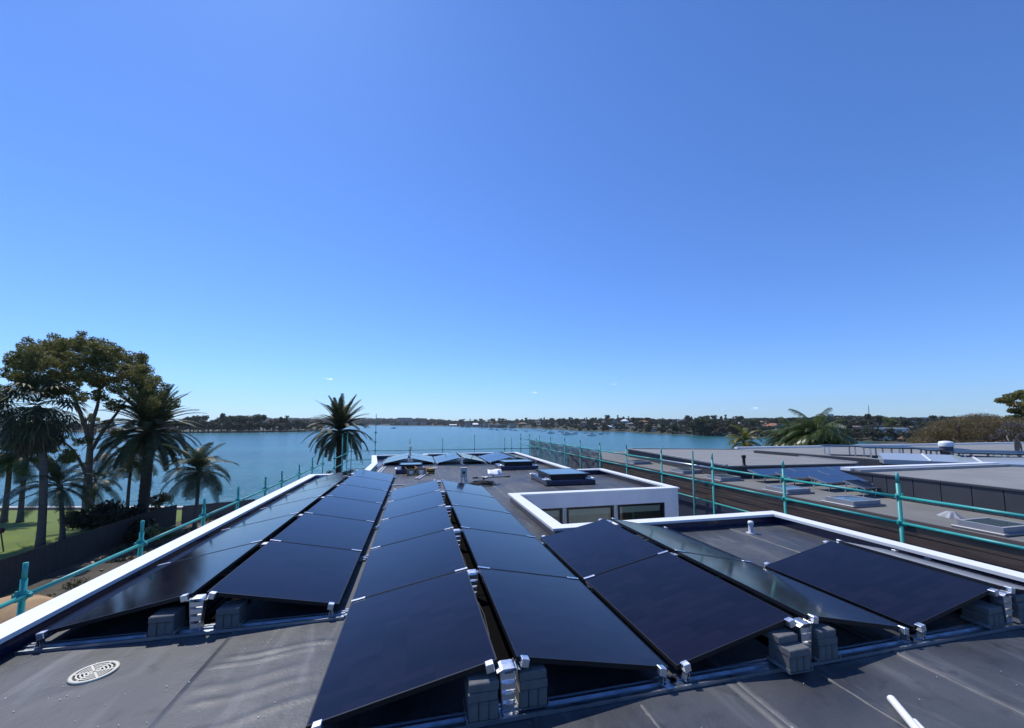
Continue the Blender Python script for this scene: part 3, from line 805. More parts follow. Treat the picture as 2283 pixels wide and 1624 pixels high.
M['net_blue'] = net_mat('dark_blue_net', (.022,.045,.085), .86, .045, .12)
def net(parent, y0, y1, z0, z1, x, m, seed, amp=.05, name='net'):
    rg = random.Random(seed); N, K = 60, 8; mb = MB(); ph = [rg.random()*6 for _ in range(4)]
    for i in range(N+1):
        y = y0+(y1-y0)*i/N
        for k in range(K+1):
            t = k/K; z = z0+(z1-z0)*t
            w = amp*(1-abs(2*t-1)**3)*(math.sin(i*.8+ph[0]+2*t)+.6*math.sin(i*1.9+ph[1]-3*t))
            p = P((x+w, y, z + (.03*math.sin(i*.52) if k == K else 0))); mb.v.append(p)
    for i in range(N):
        for k in range(K):
            a = i*(K+1)+k; mb.f.append((a, a+K+1, a+K+2, a+1))
    return mb.build(name, m, parent, True)
net(sr, ys[1], ys[6], -1.4, .64, XR+.05, M['net_grey'], 3, .06)
net(sr, ys[6], -1.0, -.28, .22, XR+.06, M['net_brown'], 5, .02)
net(sr, 16.5, -1.0, -4.0, -.32, XR+.06, M['net_blue'], 6, .02)
# left scaffold
XL = -4.3
sl = thing('scaffold', 'teal tube scaffold guard rail outside the left parapet', 'scaffold', (XL, 8, GROUND))
sl_loc = Vector(sl.location)
def Q(v): return Vector(v) - sl_loc
yl = [3.9] + [abs(XL)*r for r in (1.359,1.813,2.256,2.629,3.049,3.383,3.84,4.28)]
for i, y in enumerate(yl):
    p = Q((XL, y, 0)); standard(sl, p.x, p.y, 0, .42-GROUND, .031, (.06-GROUND,))
for a, b in zip(yl, yl[1:]):
    ledger(sl, Q((XL+.03, a-.05, .06)), Q((XL+.03, b+.05, .061)), .025)
    ledger(sl, Q((XL+.03, a-.05, -.94)), Q((XL+.03, b+.05, -.939)), .025)
y2 = [18.4, 20.3, 23.0, 25.2, 26.9]
for i, y in enumerate(y2):
    p = Q((XL, y+.02, 0)); standard(sl, p.x, p.y, 0, (.55 if i < 3 else 1.3)-GROUND, .026, (.06-GROUND, -.45-GROUND))
for a, b in zip(y2[2:], y2[3:]):
    for z in (.06, -.45, -.95): ledger(sl, Q((XL+.02, a, z)), Q((XL+.02, b, z)), .024)
ledger(sl, Q((XL+.02, y2[0], .06)), Q((XL+.02, y2[1], .061)), .024)
# far scaffold across the water side
YF = 26.6
sf = thing('scaffold', 'thin teal scaffold rails beyond the far parapet on the water side', 'scaffold', (2, YF, GROUND))
sf_loc = Vector(sf.location)
def S(v): return Vector(v) - sf_loc
for x in (-4.0,-2.38*1.085,-.42*1.085,1.51*1.085,3.46*1.085,5.38*1.085,5.83*1.085,6.44*1.085,8.1):
    top = 2.55 if abs(x+2.58) < .1 else .95
    if abs(x-3.75) < .1: top = 1.2
    p = S((x, YF, 0)); standard(sf, p.x, p.y, 0, top-GROUND, .022, [z-GROUND for z in ((.2,) if top < 2 else (.2,.75,1.35,1.9))])
for z in (.20, -.35, -.9): ledger(sf, S((-4.2, YF-.03, z)), S((8.3, YF-.03, z)), .02, 'teal_dark')

# ------------------------------------------------------------------ the neighbouring building on the right
M['nroof'] = mat('grey_granule_roof', (.150,.150,.138), .95, col2=(.185,.183,.168), nscale=1.2, bump=.4, bscale=90)
M['nroof_light'] = mat('pale_grey_roof', (.20,.20,.19), .9, col2=(.235,.232,.22), nscale=1.0, bump=.3, bscale=60)
M['brown'] = mat('brown_cladding', (.21,.135,.098), .85, col2=(.12,.082,.062), nscale=1.6, lo=.3, hi=.7, stretch=(1,.35,5), bump=.2, bscale=20)
M['char'] = mat('charcoal_cladding', (.050,.050,.055), .7, col2=(.060,.060,.066), nscale=2)
M['brownflash'] = mat('brown_flashing', (.15,.115,.10), .6)
M['nflash'] = mat('grey_flashing', (.33,.335,.345), .55, col2=(.28,.285,.30), nscale=3)
nb = thing('neighbour_house', 'low brown and charcoal flat-roofed neighbouring building with grey roofs and skylights', 'building', (9.8, 10, GROUND))
nb_loc = Vector(nb.location)
class NB(MB):
    def build(s, name, m, parent=nb, smooth=False):
        s.v = [tuple(Vector(v)-nb_loc) for v in s.v]; return MB.build(s, name, m, parent, smooth)
NB().box(9.8, 30, -6, 25, -.25, 0.0).build('roof', M['nroof'])
NB().box(9.74, 9.80, -6, 25, -.10, .025).build('edge_flashing', M['brownflash'])
NB().box(9.82, 9.95, -6, 24.9, GROUND, -.25).build('wall', M['brown'])
zz = -.115
k = 0
while zz > -2.6:                                        # horizontal boards of the brown wall
    NB().box(9.775, 9.82, -6, 24.95, zz-.165, zz-.012).build('wall_board', M['brown']); zz -= .178; k += 1
NB().box(9.95, 30, 24.8, 24.95, GROUND, -.25).build('wall', M['brown'])
# far upper roof
poly = [(10.80,12.15),(12.0,21.05),(17.65,19.0),(16.30,11.78)]
b_ = poly_slab(poly, .0, .40)
for v in b_.verts: v.co = Vector(v.co) - nb_loc
bm_obj('upper_wall', b_, M['char'], nb)
b_ = poly_slab(offset_poly(poly, .06), .40, .45)
for v in b_.verts: v.co = Vector(v.co) - nb_loc
bm_obj('upper_roof', b_, M['nroof_light'], nb)
for a, b in ((0,1),(1,2),(2,3)):
    pa, pb = offset_poly(poly,.05)[a], offset_poly(poly,.05)[b]
    d = (Vector(pb)-Vector(pa)); c = (Vector(pa)+Vector(pb))/2; s_ = Vector((-d.y,d.x)).normalized()*.05
    q = NB(); q.obox((c.x,c.y,.475),(d.x/2,d.y/2,0),(s_.x,s_.y,0),(0,0,.025)); q.build('upper_coping', M['nflash'])
# right near block with cladding panels, top at z=.6
NX = 12.12
NB().add([(NX+.03,-6,0),(NX+.03,8.4,0),(NX+.03,8.4,.36),(NX+.03,9.2,.57),(NX+.03,-6,.57),
          (30,-6,0),(30,8.4,0),(30,8.4,.36),(30,9.2,.57),(30,-6,.57)],
         [(0,4,3,2,1),(5,6,7,8,9),(0,1,6,5),(1,2,7,6),(2,3,8,7),(3,4,9,8),(4,0,5,9)]).build('block_core', M['char'])
joints = [8.4] + [onx((1800+x/3.004)/1.12133, 1085, NX).y for x in (1255,1450,1655,1885,2125)] + [5.2,4.3,3.4,2.4]
joints = sorted(set(round(j,3) for j in joints), reverse=True)
for a, b in zip(joints, joints[1:]):
    NB().box(NX, NX+.03, b+.008, a-.008, .012, .562).build('cladding_panel', M['char'])
NB().add([(NX,8.41,.362),(NX,9.2,.565),(NX,8.41,.565),(NX+.03,8.41,.362),(NX+.03,9.2,.565),(NX+.03,8.41,.565)],[(0,2,1),(3,4,5),(0,1,4,3),(1,2,5,4),(2,0,3,5)]).build('cladding_panel', M['char'])
NB().box(NX+.02, 30, -6, 8.75, .571, .585).build('block_roof', M['nroof_light'])
NB().box(NX-.02, NX+.10, -6, 9.22, .572, .610).build('block_edge', M['char'])
NB().box(NX+.10, 30, 8.75, 8.95, .572, .66).build('block_upstand', M['nflash'])
NB().box(NX-.01, 30, 8.95, 9.22, .574, .69).build('block_coping', M['white'])
# far dark wall and the white roof behind it
a, b = Vector((16.6,16.8)), Vector((17.35,8.2)); d = b-a; c = (a+b)/2; s_ = Vector((-d.y,d.x)).normalized()*.12
q = NB(); q.obox((c.x+.14,c.y,.29),(d.x/2,d.y/2,0),(s_.x,s_.y,0),(0,0,.29)); q.build('long_wall', M['char'])
NB().box(17.6, 42, 2, 19.0, .002, .50).build('white_roof', M['nroof_light'])
NB().box(17.6, 42, 18.9, 19.1, .502, .60).build('white_upstand', M['white'])
# skylights of the neighbour
def nb_skylight(x0, x1, y0, y1, label):
    t = thing('neighbour_skylight', label, 'skylight', ((x0+x1)/2,(y0+y1)/2,.003), 0, "skylights on the neighbour's roof")
    hx, hy = (x1-x0)/2, (y1-y0)/2
    MB().cbox(-hx,hx,-hy,hy,0,.045,.01).build('base', M['sill'], t)
    a, b = hx-.09, hy-.06
    fr = MB()
    for q in ((-a,a,-b,-b+.05),(-a,a,b-.05,b),(-a,-a+.05,-b+.05,b-.05),(a-.05,a,-b+.05,b-.05)): fr.box(*q,.045,.14)
    fr.build('frame', M['nflash'], t)
    MB().box(-a+.05,a-.05,-b+.05,b-.05,.06,.130).build('glass', M['sky_glass'], t)
for (x0,x1,y0,y1,l) in ((9.92,11.0,17.0,17.95,'farthest small skylight on the brown neighbour roof'),(9.92,10.95,13.45,14.3,'second farthest skylight on the brown neighbour roof'),
    (9.92,10.9,11.5,12.3,'middle skylight on the brown neighbour roof'),(9.90,10.88,9.02,9.85,'skylight on the neighbour roof left of the thick teal post'),
    (9.90,10.92,7.32,8.10,'bright glazed skylight right of the thick teal post on the neighbour roof'),(9.98,11.0,4.92,5.65,'nearest dark skylight at the right end of the neighbour roof')):
    nb_skylight(x0,x1,y0,y1,l)
# raised panels in four rows on the neighbour roof
M['solar_plain'] = mat('blue_solar_glass', (.015,.03,.07), .10, spec=.8)
mbp = MB(); mbp.box(0,1.68,0,1.0,-.02,.015); NPF = mbp.mesh('panel_slab', M['solar_plain'])
mbp = MB()
for (x0,x1,y0,y1) in ((-.006,1.686,-.02,0),(-.006,1.686,1.0,1.02),(-.02,0,0,1.0),(1.68,1.70,0,1.0)): mbp.box(x0,x1,y0,y1,-.025,.02)
NPR = mbp.mesh('panel_rim', M['alu_dull'])
mbp = MB()
for x in (.2,1.48): mbp.box(x-.02,x+.02,.05,.09,-.26,-.02); mbp.box(x-.02,x+.02,.9,.94,-.34,-.02)
NPL = mbp.mesh('panel_legs', M['alu'])
rowname = ['far','second','third','near']
for r_, (x0, y, cnt) in enumerate(((11.1,11.55,3),(11.4,10.75,2),(11.55,9.75,1),(11.62,8.80,1))):
    for k in range(cnt):
        o = copy_thing([('glass',NPF),('rim',NPR),('legs',NPL)], 'raised_solar_panel', f'raised solar panel {"%s in " % ("first","second","third")[k]}the {rowname[r_]} row on the neighbour roof', 'solar panel',
                   (x0+k*1.73 if r_ != 3 else x0-1.1, y-.55, .24), (R(13),0,0), (1,.55,1), 'raised solar panels on the neighbour roof')
        if r_ == 3: o.location.x = 11.62; o.scale = (.32,.55,1)
# vent pipes, cowls
t = thing('black_vent', 'short black vent pipe standing on the far neighbour roof', 'vent', onz(1659,1038,.45)); t.location.z = .45
MB().lathe([(.10,0),(.05,.03),(.05,.26),(.075,.27),(.075,.36),(.001,.38)],14).build('pipe', M['black'], t, True)
for px, py, lab in ((2120,1153,'small pleated lead flashing cowl on the neighbour roof by the nearest skylight'),):
    p = onz(px, py, 0); t = thing('flashing_cowl', lab, 'vent', (p.x,p.y,.002))
    mb = MB(); vs = []
    for k in range(16):
        a = 2*math.pi*k/16; rr = .22 if k % 2 else .17
        vs.append((rr*math.cos(a), rr*math.sin(a), 0)); 
    for k in range(16):
        a = 2*math.pi*k/16; vs.append((.07*math.cos(a), .07*math.sin(a), .11))
    vs.append((0,0,.12)); mb.add(vs, [(k,(k+1)%16,16+(k+1)%16,16+k) for k in range(16)]+[(16+k,16+(k+1)%16,32) for k in range(16)])
    mb.build('skirt', M['nflash'], t)
p = atd(2112, 1020, 22.5)
t = thing('roof_cowl', 'white topped dark round cowl on the white roof at the right', 'vent', (p.x, p.y, .502))
MB().lathe([(.17,0),(.19,.62)],18).build('body', mat('purple_grey_vent', (.10,.09,.12), .6), t, True)
MB().lathe([(.21,.58),(.215,.70),(.19,.76),(.08,.785),(.001,.79)],18).build('lid', M['white'], t, True)
# satellite dish at the right edge
p = atd(2276, 1006, 25.5)
t = thing('satellite_dish', 'dark satellite dish seen from behind at the right edge of the roofs', 'satellite dish', (p.x, p.y, .502))
mb = MB(); mb.tube([(0,0,0),(0,0,.46)], .022, 10); mb.build('mast', M['galv'], t)
MB().lathe([(.10,0),(.10,.012),(.02,.02)],12).build('foot', M['galv'], t)
mb = MB()
for i in range(9):
    for k in range(24):
        r = .34*i/8; a = 2*math.pi*k/24; mb.v.append((r*math.cos(a), r*r*.55, .48+r*1.08*math.sin(a)))
for i in range(8):
    for k in range(24): mb.f.append((i*24+k, i*24+(k+1)%24, (i+1)*24+(k+1)%24, (i+1)*24+k))
o = mb.build('dish', M['black'], t, True); o.rotation_euler = (0,0,R(40)); sm = o.modifiers.new('thick','SOLIDIFY'); sm.thickness = .01
mb = MB(); mb.tube([(0,.02,.1),(-.1,.42,.22)], .01, 6); mb.tube([(-.1,.42,.2),(-.1,.42,.28)], .03, 8); o = mb.build('feed_arm', M['galv'], t); o.rotation_euler = (0,0,R(40))
# racks of dark panels on the white roof
mbp = MB(); mbp.box(-1.6,1.6,-.5,.5,-.02,.02); RK = mbp.mesh('rack_panel', M['black_frame'])
mbp = MB()
for x in (-1.4,-.47,.47,1.4): mbp.box(x-.025,x+.025,-.42,-.37,-.42,-.02); mbp.box(x-.025,x+.025,.37,.42,-.42,-.02)
RL = mbp.mesh('rack_legs', M['alu'])
for k, (px, dist, rz, lab) in enumerate(((1930,24,.15,'left dark panel rack on the white roof'),(2030,23.5,.15,'middle dark panel rack on the white roof'),(2190,23,.15,'right dark panel rack on the white roof behind the cowl'),(2262,22,.15,'rightmost dark panel rack on the white roof near the dish'))):
    p = atd(px, 1010, dist)
    copy_thing([('panel',RK),('legs',RL)], 'panel_rack', lab, 'rack', (p.x,p.y,.925), (0,0,-R(48)+rz), 1, 'dark panel racks on the white roof')
for k, (px, dist, lab) in enumerate(((2120,20.6,'pale sloping glazed rooflight on the white roof'),)):
    p = atd(px, 1030, dist); t = thing('rooflight', lab, 'skylight', (p.x,p.y,.502), -R(48))
    MB().add([(-1.8,-.5,0),(1.8,-.5,0),(1.8,.5,0),(-1.8,.5,0),(-1.8,-.5,.16),(1.8,-.5,.16),(1.8,.5,.34),(-1.8,.5,.34)],[(0,3,2,1),(4,5,6,7),(0,1,5,4),(1,2,6,5),(2,3,7,6),(3,0,4,7)]).build('glazing', mat('pale_glazing', (.33,.38,.42), .15), t)
    for x in (-.6,.6): MB().add([(x-.02,-.51,.16),(x+.02,-.51,.16),(x+.02,.5,.342),(x-.02,.5,.342),(x-.02,-.51,.18),(x+.02,-.51,.18),(x+.02,.5,.362),(x-.02,.5,.362)],[(0,3,2,1),(4,5,6,7),(0,1,5,4),(1,2,6,5),(2,3,7,6),(3,0,4,7)]).build('bar', M['white'], t)

# ------------------------------------------------------------------ plants: builders
M['bark'] = mat('bark_grey', (.26,.205,.165), .9, col2=(.16,.125,.10), nscale=3, bump=.6, bscale=9, stretch=(4,4,1))
M['bark_palm'] = mat('palm_trunk', (.085,.065,.05), .95, col2=(.045,.035,.028), nscale=5, bump=.9, bscale=7, stretch=(1,1,5), bdist=.05)
M['bark_smooth'] = mat('ringed_trunk', (.15,.12,.10), .85, col2=(.09,.07,.06), nscale=2, stretch=(.5,.5,7))
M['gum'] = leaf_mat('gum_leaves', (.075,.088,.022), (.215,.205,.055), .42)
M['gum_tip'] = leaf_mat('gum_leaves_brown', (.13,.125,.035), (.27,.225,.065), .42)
M['date'] = leaf_mat('date_palm_leaves', (.024,.033,.012), (.065,.078,.026), .18, .6, (.14,.11,.045))
M['kentia'] = leaf_mat('kentia_leaves', (.025,.042,.018), (.070,.090,.034), .2, .5, (.20,.17,.09))
M['queen'] = leaf_mat('queen_palm_leaves', (.040,.068,.016), (.125,.165,.042), .3, .35, (.36,.38,.22))  # palest leaflets carry sun glints in their colour
M['queen_y'] = leaf_mat('yellow_palm_leaves', (.11,.12,.015), (.26,.23,.04), .3, .4)
M['deadfrond'] = leaf_mat('dead_fronds', (.07,.048,.03), (.14,.10,.06), .15, .8)
M['bush_dark'] = leaf_mat('dark_bush', (.012,.020,.008), (.035,.048,.018), .15)
M['bush_grey'] = leaf_mat('grey_bush', (.06,.085,.03), (.16,.19,.085), .25)
M['bush_olive'] = leaf_mat('olive_bush', (.05,.052,.02), (.12,.11,.045), .25)
M['casu'] = leaf_mat('brown_casuarina', (.105,.085,.036), (.240,.175,.080), .35)
M['casu_grey'] = leaf_mat('grey_bare_tree', (.085,.075,.075), (.16,.14,.14), .2)
M['far_a'] = leaf_mat('far_dark_foliage', (.020,.028,.011), (.050,.060,.022), .15)
M['far_b'] = leaf_mat('far_green_foliage', (.032,.050,.014), (.075,.100,.028), .2)
M['far_c'] = leaf_mat('far_brown_foliage', (.045,.038,.022), (.090,.075,.040), .2)
M['far_d'] = leaf_mat('far_lime_foliage', (.10,.13,.02), (.18,.21,.04), .3)
M['far_e'] = leaf_mat('far_olive_foliage', (.035,.038,.015), (.085,.085,.032), .2)
nrng = np.random.default_rng(7)
def leaf_mesh(name, blobs, per, size, m, seed=1, shell=.35, aspect=.45, down=.0):
    """blobs: (x,y,z,rx,ry,rz); leaf quads scattered through each ellipsoid, denser to the outside"""
    g = np.random.default_rng(seed); V = []
    for (x,y,z,rx,ry,rz) in blobs:
        k = max(6, int(per*(rx*ry*rz)**(.55)/ (1.0)))
        d = g.normal(size=(k,3)); d /= np.linalg.norm(d,axis=1)[:,None]
        rad = g.random(k)**shell
        p = d*rad[:,None]*np.array([rx,ry,rz]) + np.array([x,y,z])
        t = g.normal(size=(k,3)); t[:,2] -= down; t /= np.linalg.norm(t,axis=1)[:,None]
        nn = d*.8 + g.normal(size=(k,3))*.7; b = np.cross(nn, t); b /= (np.linalg.norm(b,axis=1)[:,None]+1e-9)
        s = size*g.uniform(.6,1.35,size=(k,1))
        t = t*s; b = b*s*aspect
        V.append(np.stack([p-t, p+b*.9, p+t, p-b*.9], axis=1).reshape(-1,3))
    V = np.concatenate(V); nq = len(V)//4
    me = bpy.data.meshes.new(name)
    me.vertices.add(len(V)); me.vertices.foreach_set('co', V.astype(np.float32).ravel())
    me.loops.add(nq*4); me.loops.foreach_set('vertex_index', np.arange(nq*4, dtype=np.int32))
    me.polygons.add(nq); me.polygons.foreach_set('loop_start', np.arange(0,nq*4,4,dtype=np.int32)); me.polygons.foreach_set('loop_total', np.full(nq,4,dtype=np.int32))
    me.materials.append(m); me.update(calc_edges=True); me.validate(); return me
def branchy(base, targets, r0, rg, fork=.45, seg=7, jit=.5):
    """trunk from base, limbs curving to targets"""
    mb = MB(); base = Vector(base)
    return mb
def frond_mesh(name, L, e0, bend, npair, ll, lw, m, seed, side_up=.15, hang=.35, prof=None, rach=.028, twist=0.0):
    rg = random.Random(seed); mb = MB(); N = 14
    pts = [Vector((0,0,0))]; ang = e0
    for i in range(N):
        a = e0 - bend*((i+.5)/N)**1.25
        pts.append(pts[-1] + Vector((math.cos(a), .012*math.sin(i*.9+seed), math.sin(a)))*(L/N))
    mb.tube(pts, [rach*(1-.85*i/N) for i in range(N+1)], 4)
    def at(t):
        f = min(t,.9999)*N; i = int(f); return pts[i].lerp(pts[i+1], f-i), (pts[i+1]-pts[i]).normalized()
    for k in range(npair):
        t = .10 + .90*(k+.5)/npair
        p, tg = at(t)
        up = Vector((0,1,0)).cross(tg) * -1
        if up.z < 0 and abs(tg.z) < .9: up = -up
        l_ = ll*(math.sin(math.pi*(.12+.80*t))**.7)*rg.uniform(.85,1.1)
        for s in (-1,1):
            d = (tg*.62 + Vector((0,s,0))*.85 + up*side_up).normalized()
            q1 = p + d*l_*.55 - Vector((0,0,hang*l_*.10)); q2 = p + d*l_*.95 - Vector((0,0,hang*l_*.55))
            w = tg*lw*.5
            n0 = len(mb.v)
            mb.v += [tuple(p-w), tuple(p+w), tuple(q1+w*.9), tuple(q1-w*.9), tuple(q2)]
            mb.f += [(n0,n0+1,n0+2,n0+3),(n0+3,n0+2,n0+4)]
    return mb.mesh(name, m)
def fan_leaf_mesh(name, L, e0, m, seed, blades=15, bl=.95, bw=.075, droop=.3):
    rg = random.Random(seed); mb = MB()
    d = Vector((math.cos(e0),0,math.sin(e0))); up = Vector((-math.sin(e0),0,math.cos(e0)))
    pts = [d*L*t - Vector((0,0,droop*L*t*t)) for t in (0,.35,.7,1)]
    mb.tube(pts, [.02,.018,.014,.01], 4); c = pts[-1]; dd = (pts[-1]-pts[-2]).normalized()
    for k in range(blades):
        a = R(-125+250*k/(blades-1)); dr = (dd*math.cos(a) + Vector((0,1,0))*math.sin(a))
        l_ = bl*(1-.25*abs(a)/2.2)*rg.uniform(.85,1.1); q1 = c+dr*l_*.6; q2 = c+dr*l_ - Vector((0,0,.35*l_))
        w = (dd*-math.sin(a)+Vector((0,1,0))*math.cos(a))*bw/2
        n0 = len(mb.v); mb.v += [tuple(c), tuple(q1+w), tuple(q1-w), tuple(q2)]; mb.f += [(n0,n0+1,n0+2),(n0+2,n0+1,n0+3)]
    return mb.mesh(name, m)
def trunk_mesh(name, h, r0, r1, m, lean=(0,0), rough=.03, seg=12, rings=24, flare=1.3, bulge=0.0, seed=1):
    rg = random.Random(seed); mb = MB()
    pts, rad = [], []
    for i in range(rings+1):
        t = i/rings; r = r0+(r1-r0)*t
        r *= 1+(flare-1)*math.exp(-t*12) + bulge*math.exp(-((t-.96)/.06)**2)
        r *= 1+(rough if i % 2 else -rough)
        pts.append((lean[0]*t*t+.03*math.sin(t*5+seed), lean[1]*t*t, h*t)); rad.append(r)
    mb.tube(pts, rad, seg); return mb.mesh(name, m, True)
def palm(name, label, base, h, r0, r1, fronds, n_rings, lean=(0,0), bark='bark_palm', group=None, rough=.05, bulge=0.0, seed=1, flare=1.3, scale=1.0, wind=0.0, jit=.10):
    """fronds: list of (mesh list, count) from top ring to bottom"""
    t = thing(name, label, 'palm tree', base, 0, group)
    link('trunk', trunk_mesh('palm_trunk', h, r0, r1, M[bark], lean, rough, 12, n_rings, flare, bulge, seed), t)
    rg = random.Random(seed)
    a0 = rg.random()*6
    for ring, (ms, cnt, zoff) in enumerate(fronds):
        for k in range(cnt):
            a = a0 + 2*math.pi*(k+rg.uniform(-.3,.3))/cnt + ring*.9
            f = link('frond', rg.choice(ms), t)
            f.location = (lean[0], lean[1], h+zoff)
            f.rotation_euler = (rg.uniform(-.15,.15), rg.uniform(-jit,jit)+wind*math.cos(a), a)
            f.scale = (scale*rg.uniform(.88,1.08),)*3
    return t
def fr_set(prefix, L, specs, npair, ll, lw, m, hang=.35, su=.15, rach=.03):
    out = []
    for i, (e, b) in enumerate(specs):
        out.append([frond_mesh(f'{prefix}_frond', L*s, R(e+de), R(b+db), npair, ll, lw, m, 10*i+j, su, hang, rach=rach) for j, (s, de, db) in enumerate(((1.0,0,0),(.93,6,8),(1.05,-5,-6)))])
    return out

# ------------------------------------------------------------------ garden on the left
def gpos(px, py, z=None):                                # walk to where the pixel meets the ground
    d = ray(px, py); lo = None
    for k in range(20, 900):
        p = CAMP + d*(k*.1/math.hypot(d.x, d.y))
        if p.z < ground_z(p.x, p.y): lo = p; break
    return Vector((lo.x, lo.y, ground_z(lo.x, lo.y))) if lo else onz(px, py, -6.6)
def gz(x, y): return ground_z(x, y)

# low sea wall with pale coping: blocks along the shore
M['stone'] = mat('sandstone', (.30,.24,.17), .9, col2=(.20,.16,.12), nscale=3, bump=.4, bscale=12)
M['cope'] = mat('pale_coping', (.58,.54,.48), .8, col2=(.48,.45,.40), nscale=2)
sw = thing('sea_wall', 'low sandstone sea wall with pale coping at the edge of the water', 'wall', (-30, 54, -9.3))
vis = [p for p in dense_shore if -95 < p[0] < 20]
for (a, b) in zip(vis, vis[1:]):
    d = Vector((b[0]-a[0], b[1]-a[1])); s_ = Vector((-d.y, d.x)).normalized()
    L0 = Vector((-30,54,-9.3))
    c = Vector(((a[0]+b[0])/2, (a[1]+b[1])/2))
    mb = MB(); mb.obox((c.x-L0.x, c.y-L0.y, .70), (d.x/2-.02,d.y/2,0), (s_.x*.25,s_.y*.25,0), (0,0,.72)); mb.build('wall_block', M['stone'], sw)
    mb = MB(); mb.obox((c.x-L0.x, c.y-L0.y, 1.50), (d.x/2-.01,d.y/2,0), (s_.x*.34,s_.y*.34,0), (0,0,.075)); mb.build('coping_slab', M['cope'], sw)
# dark paling fence along the garden boundary
M['fence'] = mat('weathered_palings', (.034,.031,.030), .9, col2=(.058,.052,.048), nscale=4, stretch=(1,6,.4))
M['fence_pale'] = mat('grey_palings', (.17,.14,.115), .9, col2=(.12,.10,.085), nscale=4, stretch=(6,6,.4))
def paling_fence(label, a, b, h, m, seed=1):
    a, b = Vector(a), Vector(b); L = (b-a).length; dr = (b-a)/L
    base = Vector((a.x, a.y, gz(a.x, a.y)))
    t = thing('paling_fence', label, 'fence', base)
    rg = random.Random(seed); mb = MB(); s_ = Vector((-dr.y, dr.x, 0))
    k = 0.0
    while k < L:
        p = a + dr*k; z = gz(p.x, p.y); hh = h+rg.uniform(-.02,.02)
        mb.obox((p.x-base.x, p.y-base.y, z-base.z+hh/2), (dr.x*.052,dr.y*.052,0), s_*.009, (0,0,hh/2)); k += .112
    o = mb.build('palings', m, t); o['kind'] = 'stuff'
    k = 0.0
    while k < L:
        p = a + dr*k + s_.xy*.05; z = gz(p.x, p.y)
        q = MB(); q.obox((p.x-base.x, p.y-base.y, z-base.z+h*.46), (dr.x*.05,dr.y*.05,0), s_*.04, (0,0,h*.48)); q.build('post', m, t)
        k += 2.4
    for f in (.2,.8):
        q = MB(); pa, pb = a + s_.xy*.035, b + s_.xy*.035
        q.tube([(pa.x-base.x, pa.y-base.y, gz(pa.x,pa.y)-base.z+h*f),((pa.x+pb.x)/2-base.x, (pa.y+pb.y)/2-base.y, gz((pa.x+pb.x)/2,(pa.y+pb.y)/2)-base.z+h*f),(pb.x-base.x, pb.y-base.y, gz(pb.x,pb.y)-base.z+h*f)], .035, 4); q.build('rail', m, t)
paling_fence('long dark paling fence running along the lawn towards the water', (-20.2,18.0), (-20.0,40.5), 1.7, M['fence'], 2)
paling_fence('short greyish paling fence section near the sea wall right of the date palm', (-20.0,41.5), (-17.0,49.0), 1.5, M['fence_pale'], 3)
p0 = gpos(10,1160); paling_fence('dark solid fence at the left end of the sea wall', (-52,46.5), (-42.5,50.5), 2.0, M['fence'], 4)
# sand heap below the scaffold and litter
p = onz(25, 1378, GROUND)
M['sand'] = mat('sand_heap', (.42,.27,.13), .95, col2=(.33,.21,.11), nscale=1.5, bump=.5, bscale=12)
mb = MB(); g_ = random.Random(2); N = 16
for i in range(N+1):
    for j in range(N+1):
        u, v = i/N*2-1, j/N*2-1; q = max(0, 1-(u*u+v*v))
        mb.v.append((u*2.4, v*2.0, .9*q**1.1 + (.05*math.sin(i*1.7)*math.cos(j*1.3) if q > 0 else 0) - .04))
for i in range(N):
    for j in range(N): a = i*(N+1)+j; mb.f.append((a, a+N+1, a+N+2, a+1))
o = mb.build('sand_heap', M['sand'], None, True); o.location = (p.x-.3, p.y-.2, GROUND+.02); tag(o, 'heap of orange sand on the ground below the left scaffold', 'sand heap')
# weeds and litter on the dark ground between the house and the fence
g = np.random.default_rng(5); blobs = []
for k in range(230):
    x, y = g.uniform(-19.4,-6), g.uniform(12,47); s = g.uniform(.15,.5)
    blobs.append((x, y, gz(x,y)+s*.3, s*1.3, s*1.3, s*.7))
o = link('weeds', leaf_mesh('weeds', blobs, 190, .10, M['bush_olive'], 3)); tag(o, 'low green weeds scattered over the dark soil', None, None, 'stuff')
blobs = []; mb = MB()
for k in range(170):
    x, y = g.uniform(-19.4,-6), g.uniform(12,47); a = g.uniform(0,6.3); l_, w_ = g.uniform(.08,.35), g.uniform(.03,.08); z = gz(x,y)+.06
    mb.obox((x,y,z),(l_*math.cos(a),l_*math.sin(a),g.uniform(-.03,.05)),(-w_*math.sin(a),w_*math.cos(a),0),(0,0,.012))
o = mb.build('ground_litter', mat('litter', (.42,.36,.28), .9, col2=(.16,.12,.08), nscale=3)); tag(o, 'scattered pale sticks and rubble on the dark soil', None, None, 'stuff')

